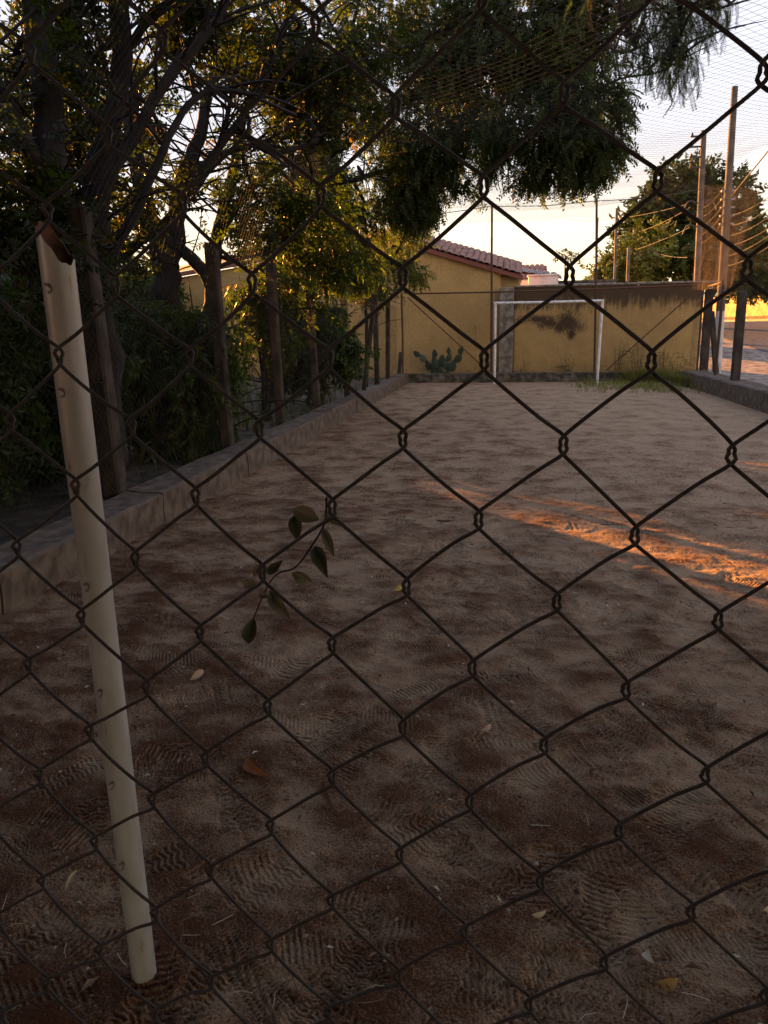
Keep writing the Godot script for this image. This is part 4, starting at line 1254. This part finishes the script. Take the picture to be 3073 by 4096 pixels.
# ---------------------------------------------------------------- nets, poles, cables
func net_sheet(f: Callable, nu: float, nv: float, cell: float, radius: float, seg: float) -> Buf:   # diagonal threads over a surface f(u, v), 0..nu by 0..nv metres
	var b := Buf.new()
	for dir in [1.0, -1.0]:
		var k := 0.0 if dir > 0 else 0.0
		var total := nu + nv
		while k < total:
			# line u = k - v (dir 1) or u = k - nv + v (dir -1)
			var pts := PackedVector3Array()
			var v := 0.0
			while v <= nv + .001:
				var uu := k - v if dir > 0 else k - nv + v
				if uu >= 0.0 and uu <= nu:
					pts.append(f.call(uu, v))
				v += seg
			if pts.size() > 1:
				b.tube(pts, even(pts.size(), radius, radius), 3, false)
			k += cell * 1.414
	return b


func nets_and_poles() -> void:
	var roof := func(u: float, v: float) -> Vector3:
		var x := -2.9 + u; var z := .4 - v
		var s := v / 20.0
		var sag := .28 * sin(PI * u / 7.3) * (.5 + .5 * sin(s * PI)) + .12 * fine.get_noise_2d(x * 14, z * 8)
		return Vector3(x, 4.3 - sag, z)
	tag(put("roof_net", net_sheet(roof, 7.3, 20.0, .11, .0016, .33).mesh(M.net)), "fine nylon net stretched over the court against the sky", "net")
	var right := func(u: float, v: float) -> Vector3:
		return Vector3(4.42 + .10 * fine.get_noise_2d(u * 12, v * 30), 4.25 - v - .06 * fine.get_noise_2d(u * 20, 5), -2.0 - u)
	tag(put("right_net", net_sheet(right, 17.6, 2.1, .09, .0011, .15).mesh(M.net)), "hanging net above the right hand fence", "net")
	var left := func(u: float, v: float) -> Vector3:
		return Vector3(-2.86 + .12 * fine.get_noise_2d(u * 12, v * 30 + 70), 4.1 - v - .15 * fine.get_noise_2d(u * 16, 50), -5.0 - u)
	tag(put("left_net", net_sheet(left, 14.5, 2.15, .05, .0009, .15).mesh(M.dark_net)), "grey net hanging before the trees above the left fence", "net")
	var back := func(u: float, v: float) -> Vector3:
		var x := -2.7 + u
		return Vector3(x, 4.3 - v * (.5 + .12 * fine.get_noise_1d(x * 40)) , -19.5 - .1 * v)
	tag(put("back_net", net_sheet(back, 7.1, .8, .035, .0012, .1).mesh(M.net)), "rolled edge of the net sagging between the tall back poles", "net")
	# net gathered in the far right corner: folded sheets of it
	var b := Buf.new()
	for layer in 3:
		var folds := func(u: float, v: float) -> Vector3:
			var w := fine.get_noise_2d(u * 60 + layer * 200, v * 25)
			return Vector3(4.15 + u * lerpf(.95, .55, v / 2.3) + .1 * layer * (v / 2.3) + .05 * w, 4.38 - v - .3 * u * (1.0 - v / 2.3) * .4, -18.75 + .16 * sin(u * 11.0 + layer * 2.0) * (.4 + v * .5) + .12 * layer)
		var part := net_sheet(folds, 1.35, 2.3, .042, .0013, .07)
		var k := b.v.size()
		b.v.append_array(part.v); b.n.append_array(part.n); b.c.append_array(part.c); b.u.append_array(part.u)
		for i in part.ix:
			b.ix.append(i + k)
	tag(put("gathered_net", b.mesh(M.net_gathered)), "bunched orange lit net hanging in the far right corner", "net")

	pipe("top_cable", "cable that carries the net between the tall back poles", [Vector3(-2.7, 4.05, -19.6), Vector3(-.46, 4.26, -19.6), Vector3(.8, 4.22, -19.6), Vector3(2.04, 4.28, -19.6), Vector3(3.2, 4.27, -19.5), Vector3(4.5, 4.4, -19.2)], .009, M.cable, "", "cable")

	# utility poles
	var g := "utility poles by the street"
	var t := thing("utility_pole", "utility pole with a stack of insulators, behind the yard wall's right end", "utility pole", Vector3(6.086, 1.356, -26.305), 0.0, g)
	t.position.y = rise(-26.0) - .3
	var top: Vector3 = Vector3(5.891, 7.212, -26.554) - t.position
	b = Buf.new()
	b.tube(PackedVector3Array([Vector3.ZERO, top * .5, top]), PackedFloat32Array([.12, .1, .085]), 12)
	put("shaft", b.mesh(M.pole), t)
	for i in 4:
		b = Buf.new()
		var p: Vector3 = top * (1.0 - .018 - i * .042)
		b.bar(p - Vector3(.05, .03, 0), Vector3(.05, .34, .05), Basis(Vector3.BACK, PI / 2), .004)
		b.tube(PackedVector3Array([p + Vector3(-.34, .0, 0), p + Vector3(-.34, .08, 0)]), PackedFloat32Array([.04, .03]), 8)
		put("insulator", b.mesh(M.cable), t)
	for i in 2:
		b = Buf.new()
		var p: Vector3 = top * (.70 - i * .1)
		b.tube(smooth_path(PackedVector3Array([p + Vector3(-.5, -.2, 0), p + Vector3(-.35, .08, 0), p, p + Vector3(.35, .08, 0), p + Vector3(.5, -.2, 0)]), 4), even(17, .025, .025), 5)
		put("bracket", b.mesh(M.cable), t)
	var knots := [top * .7 + t.position, top * .6 + t.position]

	t = thing("utility_pole", "tallest utility pole, pale at its foot, beside the corner post", "utility pole", Vector3(5.436, 0.749, -20.905), 0.0, g)
	t.position.y = .05
	top = Vector3(5.23, 6.873, -20.751) - t.position
	b = Buf.new()
	b.tube(PackedVector3Array([Vector3(0, -.2, 0), top * .24]), PackedFloat32Array([.12, .112]), 12)
	put("pale_foot", b.mesh(M.white_wall), t)
	b = Buf.new()
	b.tube(PackedVector3Array([top * .24, top * .5, top]), PackedFloat32Array([.111, .1, .075]), 12)
	put("shaft", b.mesh(M.pole), t)
	for i in 5:
		b = Buf.new()
		var p: Vector3 = top * (.66 - i * .028)
		b.bar(p - Vector3(.16, 0, 0), Vector3(.045, .34, .05), Basis(Vector3.BACK, -PI / 2), .004)
		put("insulator", b.mesh(M.galv), t)
	var hub: Vector3 = t.position + top * .62

	for s in [["thin far pole left of the golden bush", Vector3(3.665, 3.312, -33.802), Vector3(3.564, 5.707, -33.813), .05], ["thin pole standing in front of the golden bush", Vector3(3.926, 2.736, -29.742), Vector3(3.806, 5.482, -29.758), .05], ["short stub pole in front of the golden bush", Vector3(4.367, 2.689, -29.68), Vector3(4.3, 4.105, -29.69), .06]]:
		var base: Vector3 = s[1]
		base.y = rise(base.z)
		pipe("thin_pole", s[0], [base, base.lerp(s[2], .5), s[2]], s[3], M.pole, "thin far poles behind the yard wall")

	# cables
	var lines := [
		["cable from the insulator pole falling left over the round tree, highest", knots[0] + Vector3(-.4, 0, 0), Vector3(2.185, 6.562, -39.94)],
		["cable from the insulator pole falling left over the round tree, middle", knots[0] + Vector3(-.3, -.1, 0), Vector3(4.573, 5.151, -35.708)],
		["cable from the insulator pole falling left over the round tree, lowest", knots[1] + Vector3(-.3, 0, 0), Vector3(3.382, 4.558, -39.857)],
		["slack cable looping low across the round tree's crown", knots[1] + Vector3(-.3, -.9, 0), Vector3(5.426, 4.527, -33.564)],
	]
	for i in 5:
		lines.append(["cable between the two big poles, %s" % ["highest", "second from the top", "in the middle", "second from the bottom", "lowest"][i], knots[0] + Vector3(.1, -.12 - .27 * i, 0), hub + Vector3(0, .55 - .22 * i, 0)])
	for i in 6:
		lines.append(["cable fanning to the right from the tallest pole, %s" % ["highest", "second from the top", "third from the top", "third from the bottom", "second from the bottom", "lowest"][i], hub + Vector3(.12, -.3 - .24 * i, 0), [Vector3(5.167, 3.957, -16.196), Vector3(5.191, 3.709, -16.188), Vector3(5.203, 3.584, -16.184), Vector3(5.223, 3.375, -16.178), Vector3(5.235, 3.249, -16.174), Vector3(5.256, 3.038, -16.167)][i]])
	for l in lines:
		var pts := PackedVector3Array()
		var a: Vector3 = l[1]; var e: Vector3 = l[2]
		for i in 13:
			var q := i / 12.0
			pts.append(a.lerp(e, q) - UP * (a.distance_to(e) * .02 * 4.0 * q * (1.0 - q)))
		b = Buf.new()
		b.tube(pts, even(13, .008, .008), 4)
		tag(put("power_cable", b.mesh(M.cable)), l[0], "cable", "overhead cables")
	b = Buf.new()
	b.tube(PackedVector3Array([Vector3(4.76, 4.07, -18.394), Vector3(4.541, 4.393, -15.342)]), even(2, .014, .014), 5)
	tag(put("stay_wire", b.mesh(M.cable)), "dark stay wire slanting up to the right edge", "cable")


# ---------------------------------------------------------------- near fence, white pole, twig
func lattice(k: float, m: float) -> Vector3:      # knots of the slack chain-link, k half columns and m half rows
	var x := k / 10.0; var y := m / 10.0
	var a := .0702 + .4291 * x + .0089 * y + .0292 * x * x + .0065 * x * y - .0115 * y * y
	var b := .0676 + .0051 * x - .4346 * y + .0023 * x * x - .057 * x * y - .0046 * y * y
	var j := Vector3(fine.get_noise_2d(k * 77.0, m * 53.0), fine.get_noise_2d(k * 61.0 + 400, m * 83.0), 0) * .0045
	return Vector3(a, 1.42 + b, -(.40 + .05 * b)) + j


func near_things() -> void:
	var t := thing("chain_link_fence", "slack chain link fence right in front, filling the whole view", "fence")
	for k in range(-15, 6):
		var pts := PackedVector3Array()
		for m in range(-6, 17):
			var right := posmod(k + m, 2) == 1      # at this row the wire is at its right column
			var p := lattice(k + (1 if right else 0), m)
			var s := 1.0 if right else -1.0
			var h := .0043
			var w := .0012
			pts.append(p + Vector3(s * w * .55, h, -s * .0017))
			pts.append(p + Vector3(s * w * 1.1, 0, 0))
			pts.append(p + Vector3(s * w * .55, -h, s * .0017))
			if m < 16:
				var nx := lattice(k + (0 if right else 1), m + 1)
				var bow := Vector3(fine.get_noise_2d(k * 91.0, m * 37.0), fine.get_noise_2d(k * 41.0 + 70, m * 67.0), 0) * .002
				pts.append(p.lerp(nx, .33) + bow + Vector3(s * .0012, -.0006, 0))
				pts.append(p.lerp(nx, .67) + bow - Vector3(s * .0012, -.0006, 0))
		var q := smooth_path(pts, 3)
		var b := Buf.new()
		b.tube(q, even(q.size(), .0011, .0011), 7)
		put("wire", b.mesh(M.wire), t)

	# white pipe with a torn top
	var foot := Vector3(-0.785, 0, -1.269)
	var head := Vector3(-0.728, 1.566, -1.166)
	t = thing("white_pole", "white steel pole with hooks and a torn rusty top", "pole", foot)
	var axis := (head - foot).normalized()
	var tall := (head - foot).length()
	var bs := Basis(axis.cross(Vector3.BACK).normalized(), axis, axis.cross(Vector3.BACK).normalized().cross(axis).normalized())
	var r := .0272
	var outer := Buf.new()
	var inner := Buf.new()
	var sides := 40
	var rims := []
	for i in sides:
		var a := TAU * i / sides
		# the tear: high at the left and far side, low at the near right
		var d := cos(a - 3.1)
		var top := tall - .004 + .032 * d + .005 * sin(a * 3.0 + .5) + .0025 * sin(a * 9.0)
		rims.append(top)
	var levels := 24
	for i in sides:
		var j := (i + 1) % sides
		for l in levels:
			var q := []
			for e in [[i, l], [j, l], [j, l + 1], [i, l + 1]]:
				var a: float = TAU * e[0] / sides
				var y: float = -.05 + (rims[e[0]] + .05) * e[1] / levels
				q.append([bs * Vector3(cos(a) * r, y, -sin(a) * r), bs * Vector3(cos(a), 0, -sin(a))])
			var k := outer.v.size()
			for e in q:
				outer.v.append(e[0]); outer.n.append(e[1]); outer.c.append(Color.WHITE); outer.u.append(Vector2.ZERO)
			outer.ix.append_array(PackedInt32Array([k, k + 2, k + 1, k, k + 3, k + 2]))
		var a0 := TAU * i / sides; var a1 := TAU * j / sides
		var ri := r - .0025
		var lo := tall - .25
		inner.quad(bs * Vector3(cos(a1) * ri, lo, -sin(a1) * ri), bs * Vector3(cos(a0) * ri, lo, -sin(a0) * ri), bs * Vector3(cos(a0) * ri, rims[i], -sin(a0) * ri), bs * Vector3(cos(a1) * ri, rims[j], -sin(a1) * ri))
		inner.quad(bs * Vector3(cos(a0) * r, rims[i], -sin(a0) * r), bs * Vector3(cos(a1) * r, rims[j], -sin(a1) * r), bs * Vector3(cos(a1) * ri, rims[j], -sin(a1) * ri), bs * Vector3(cos(a0) * ri, rims[i], -sin(a0) * ri))
	put("tube", outer.mesh(M.post_white), t)
	put("rusty_lining", inner.mesh(M.rust), t)
	for p in [Vector3(-0.732, 1.491, -1.134), Vector3(-0.73, 1.323, -1.136), Vector3(-0.726, 1.153, -1.138), Vector3(-0.727, 0.968, -1.138), Vector3(-0.727, 0.746, -1.138), Vector3(-0.723, 0.534, -1.14), Vector3(-0.722, 0.333, -1.141)]:
		var local: Vector3 = bs.inverse() * (p - foot)
		var y := local.y
		var b := Buf.new()
		var c := Vector3(0, y, r)
		var outw := Vector3.BACK
		var ring := PackedVector3Array([bs * (c - outw * .004)])
		for i in 10:
			var a := -2.2 + i * .52
			ring.append(bs * (c + outw * (.009 + .0074 * cos(a + PI)) + Vector3.RIGHT * .0015 * i * .3 + Vector3(0, .0074 * sin(a + PI), 0)))
		b.tube(smooth_path(ring, 2), even(21, .0014, .0014), 6)
		put("hook", b.mesh(M.hook), t)

	# twig with leaves caught in the mesh
	t = thing("leafy_twig", "small leafy twig caught in the wire, left of the middle", "twig", lattice(-4, 4))
	var o: Vector3 = t.position
	var stem := PackedVector3Array([Vector3(-0.103, 1.324, -0.412) - o, Vector3(-0.106, 1.307, -0.417) - o, Vector3(-0.114, 1.293, -0.414) - o, Vector3(-0.124, 1.28, -0.412) - o, Vector3(-0.134, 1.277, -0.408) - o, Vector3(-0.141, 1.268, -0.406) - o, Vector3(-0.149, 1.25, -0.403) - o])
	var b := Buf.new()
	b.tube(smooth_path(stem, 4), even(25, .0007, .0004), 5)
	put("stem", b.mesh(M.bark), t)
	for s in [[Vector3(-0.109, 1.309, -0.416), Vector3(-0.127, 1.314, -0.421), .0125], [Vector3(-0.126, 1.31, -0.422), Vector3(-0.123, 1.295, -0.417), .0105], [Vector3(-0.106, 1.313, -0.417), Vector3(-0.091, 1.306, -0.41), .007], [Vector3(-0.107, 1.304, -0.417), Vector3(-0.1, 1.287, -0.413), .0075], [Vector3(-0.112, 1.293, -0.415), Vector3(-0.103, 1.276, -0.407), .011], [Vector3(-0.126, 1.277, -0.411), Vector3(-0.114, 1.269, -0.415), .009], [Vector3(-0.14, 1.277, -0.407), Vector3(-0.131, 1.285, -0.41), .007], [Vector3(-0.141, 1.284, -0.406), Vector3(-0.148, 1.276, -0.404), .008], [Vector3(-0.145, 1.27, -0.405), Vector3(-0.157, 1.269, -0.411), .008], [Vector3(-0.139, 1.266, -0.407), Vector3(-0.125, 1.25, -0.401), .0105], [Vector3(-0.145, 1.266, -0.405), Vector3(-0.135, 1.265, -0.398), .007], [Vector3(-0.149, 1.25, -0.403), Vector3(-0.153, 1.233, -0.402), .0105]]:
		b = Buf.new()
		curled_leaf(b, s[0] - o, s[1] - o, s[2] * .8, rng.randf_range(.8, 1.5), Color(.05, .06, .036) if rng.randf() < .5 else Color(.15, .145, .105))
		put("leaf", b.mesh(M.dry), t)


func curled_leaf(b: Buf, p0: Vector3, p1: Vector3, wide: float, curl: float, tint: Color) -> void:   # a bent leaf with a folded midrib, 7 steps long
	var along := p1 - p0
	var side := along.cross(Vector3(.2, .3, 1)).normalized()
	var nn := side.cross(along).normalized()
	var prev := []
	b.tint = tint
	for i in 8:
		var t := i / 7.0
		var w := wide * .5 * sin(PI * pow(t, .75) * .97 + .05)
		var mid := p0 + along * t + nn * along.length() * .18 * curl * sin(PI * t)
		var row := [mid + side * w + nn * w * .8 * curl, mid + side * w * .5 + nn * w * .25 * curl, mid, mid - side * w * .5 + nn * w * .25, mid - side * w + nn * w * .7]
		if i:
			for k in 4:
				b.quad(prev[k], prev[k + 1], row[k + 1], row[k])
		prev = row


# ---------------------------------------------------------------- litter, grass, weeds
func small_things() -> void:
	# loose bits of leaf and twig all over the near sand
	var b := Buf.new()
	b.tint = Color.WHITE
	leaf_blade(b, Vector3.ZERO, Vector3.RIGHT, Vector3.FORWARD, .03, .011, .3)
	var chip := b.mesh(M.dry)
	b = Buf.new()
	b.tube(PackedVector3Array([Vector3(-.03, 0, 0), Vector3(0, .004, .003), Vector3(.03, 0, -.002)]), PackedFloat32Array([.0012, .001, .0006]), 3, false)
	var stick := b.mesh(M.dry)
	for set_ in [["leaf_litter", chip, 5200, "small dry leaf bits strewn over the sand", .008], ["twig_litter", stick, 5200, "thin dry twigs and stalks strewn over the sand", .006]]:
		var where := []
		var tints := []
		for i in set_[2]:
			var z := -.9 - 8.5 * pow(rng.randf(), 1.6)
			var p := Vector3(rng.randf_range(-2.4, 2.6), set_[4] + rng.randf_range(0, .006), z)
			var s := rng.randf_range(.25, 1.0)
			if rng.randf() < .04: s *= 1.6
			where.append(Transform3D(Basis(UP, rng.randf() * TAU).rotated(Vector3.RIGHT, rng.randf_range(-.35, .35)).scaled(Vector3.ONE * s), p))
			var q := rng.randf()
			var c := Color(.07, .038, .022).lerp(Color(.24, .16, .1), q * q)
			if rng.randf() < .06: c = Color(.5, .45, .36)
			tints.append(c)
		var o := many(set_[0], set_[1], where, tints)
		tag(o, set_[3], "litter")
	# crumbs of earth and grit
	b = Buf.new()
	for i in 4:
		var a := TAU * i / 4; var a2 := TAU * (i + 1) / 4
		var p := Vector3(cos(a), .1, sin(a)) * (1.0 + .3 * sin(i * 2.3)); var q := Vector3(cos(a2), .1, sin(a2)) * (1.0 + .3 * sin((i + 1) % 4 * 2.3))
		b.tri(p, Vector3(.2, .8, -.1), q)
		b.tri(q, Vector3(0, -.6, 0), p)
	var crumb := b.mesh(M.dry)
	var where1 := []
	var tints1 := []
	for i in 14000:
		var z := -.9 - 7.5 * pow(rng.randf(), 1.5)
		var p := Vector3(rng.randf_range(-2.4, 3.0), .004, z)
		if fine.get_noise_2d(p.x * 70.0 + 500, p.z * 70.0) < -.05:
			continue
		var s := .0025 + .007 * pow(rng.randf(), 4.0)
		where1.append(Transform3D(Basis(UP, rng.randf() * TAU).scaled(Vector3(s, s * .8, s * rng.randf_range(.7, 1.3))), p))
		tints1.append(Color(.07, .04, .024).lerp(Color(.34, .26, .18), pow(rng.randf(), 1.3)))
	tag(many("earth_crumbs", crumb, where1, tints1), "small crumbs of earth and grit on the trodden sand", "grit")

	# standing straw and needles
	var where0 := []
	var tints0 := []
	for i in 9000:
		var z := -1.4 - 8.0 * rng.randf()
		var p := Vector3(rng.randf_range(-2.4, 3.6), rng.randf_range(.004, .014), z)
		if fine.get_noise_2d(p.x * 55.0, p.z * 55.0) < -.12:
			continue
		where0.append(Transform3D(Basis(UP, rng.randf() * TAU).rotated(Vector3(rng.randf_range(-1, 1), 0, rng.randf_range(-1, 1)).normalized(), rng.randf_range(-.5, .5)).scaled(Vector3.ONE * rng.randf_range(.3, .8)), p))
		tints0.append(Color(.1, .06, .035).lerp(Color(.3, .21, .12), pow(rng.randf(), 1.5)))
	tag(many("straw", stick, where0, tints0), "short dry straw and needles sticking up from the sand", "straw")
	# single leaves that can be told apart
	var g := "fallen leaves on the sand"
	for s in [["curled orange brown leaf standing on its edge, left of centre near the bottom", Vector3(-0.84, 0, -2.135), Vector3(-0.74, 0, -2.028), .045, Color(.3, .12, .05)], ["dark curled leaf beside a small twig, lower centre", Vector3(-0.554, 0, -2.041), Vector3(-0.485, 0, -1.886), .03, Color(.13, .07, .04)], ["pale tan leaf lying left of the middle", Vector3(-1.272, 0, -2.643), Vector3(-1.251, 0, -2.731), .03, Color(.36, .24, .16)],
		["whitish leaf scrap at the lower right", Vector3(0.344, 0, -1.485), Vector3(0.357, 0, -1.448), .02, Color(.5, .47, .36)], ["yellowish leaf lying near the right end of the bottom edge", Vector3(0.357, 0, -1.405), Vector3(0.403, 0, -1.418), .03, Color(.28, .19, .08)], ["small cream leaf scrap at the far right near the bottom", Vector3(0.652, 0, -1.655), Vector3(0.677, 0, -1.682), .02, Color(.5, .42, .3)], ["light twig like leaf left of the white pole's foot", Vector3(-1.104, 0, -1.467), Vector3(-1.113, 0, -1.542), .012, Color(.33, .24, .13)],
		["yellow leaf in the middle of the sand", Vector3(-0.593, 0, -3.808), Vector3(-0.556, 0, -3.872), .03, Color(.35, .28, .08)], ["pale scrap under the twig's right side", Vector3(-0.063, 0, -2.403), Vector3(-0.031, 0, -2.449), .02, Color(.36, .27, .2)], ["small pale leaf by the lower edge, right of the middle", Vector3(0.089, 0, -1.56), Vector3(0.125, 0, -1.575), .014, Color(.45, .42, .3)]]:
		b = Buf.new()
		var a: Vector3 = s[1]; var e: Vector3 = s[2]
		curled_leaf(b, Vector3.ZERO, e - a + Vector3(0, .004, 0), s[3], .9, s[4])
		var o := put("dry_leaf", b.mesh(M.dry))
		o.position = a + Vector3(0, .012, 0)
		tag(o, s[0], "leaf", g)

	# grass tufts along the back and right
	b = Buf.new()
	for i in 9:
		var a := rng.randf() * TAU
		var d := Vector3(cos(a), 0, sin(a))
		var h := rng.randf_range(.12, .3)
		var p := d * .02
		var side := d.cross(UP) * .005
		var m := p + d * h * .25 + UP * h * .6
		var tip := p + d * h * .6 + UP * h
		b.quad(p - side, p + side, m + side * .8, m - side * .8)
		b.tri(m - side * .8, m + side * .8, tip)
	var tuft := b.mesh(M.leaf)
	var where := []
	var tints := []
	for i in 1500:
		var p := Vector3(rng.randf_range(1.4, 4.0), 0, rng.randf_range(-19.4, -16.0))
		var d := fine.get_noise_2d(p.x * 40, p.z * 40)
		if d < -.15 or rng.randf() > clampf((p.x - 1.0) / 2.2, .1, 1) * clampf((-p.z - 15.6) / 1.8, 0, 1):
			continue
		where.append(Transform3D(Basis(UP, rng.randf() * TAU).scaled(Vector3.ONE * rng.randf_range(.25, .65)), p))
		tints.append(Color(.3, .25, .12).lerp(Color(.16, .17, .06), rng.randf()))
	tag(many("dry_grass", tuft, where, tints), "thin dry grass on the sand at the far right of the court", "grass")
	where = []
	tints = []
	for i in 420:
		var f := rng.randf()
		var p := Vector3(lerpf(2.6, 4.05, sqrt(f)), 0, -19.4 + rng.randf_range(0, .35) + 2.6 * pow(f, 4.0) * rng.randf())
		where.append(Transform3D(Basis(UP, rng.randf() * TAU).scaled(Vector3.ONE * rng.randf_range(.6, 1.5)), p))
		tints.append(Color(.11, .11, .045).lerp(Color(.28, .22, .11), rng.randf()))
	for i in 500:
		var p := Vector3(-2.95 - rng.randf() * 3.5, .1, rng.randf_range(-17, -6))
		where.append(Transform3D(Basis(UP, rng.randf() * TAU).scaled(Vector3.ONE * rng.randf_range(.5, 1.3)), p))
		tints.append(Color(.08, .09, .03).lerp(Color(.14, .13, .05), rng.randf()))
	tag(many("green_grass", tuft, where, tints), "green grass and weeds at the foot of the fences", "grass")
	var herb := sprig(9, 9, .3, .06, .02, .2, M.leaf)
	var spots := [["thin weed against the stained wall inside the goal, left", .35, .6], ["thin weed against the stained wall inside the goal, right", 1.55, .8], ["tall weed just right of the goal", 2.75, 1.0], ["bushy weed midway between goal and corner post", 3.3, 1.1], ["low dense weed left of the corner post", 3.9, 1.0], ["leafy weed at the foot of the corner post", 4.25, .8]]
	for s in spots:
		var t := thing("weed", s[0], "weed", Vector3(s[1], .0, -19.95), 0.0, "weeds along the back wall")
		var stems := Buf.new()
		var wh := []
		var ti := []
		for i in int(9 * s[2]):
			var tip := Vector3(rng.randf_range(-.35, .35), s[2] * rng.randf_range(.5, 1.0), rng.randf_range(-.1, .2))
			stems.tube(smooth_path(PackedVector3Array([Vector3(tip.x * .3, 0, 0), tip * .5, tip]), 3), even(7, .005, .002), 4, false)
			for j in 5:
				wh.append(Transform3D(Basis(UP, rng.randf() * TAU).rotated(Vector3.RIGHT, rng.randf_range(-.7, .7)).scaled(Vector3.ONE * rng.randf_range(.3, .7)), Vector3(tip.x * .3, 0, 0).lerp(tip, rng.randf_range(.25, 1.0))))
				ti.append(leaf_tint("dark"))
		put("stem", stems.mesh(M.bark), t)
		many("foliage", herb, wh, ti, t)
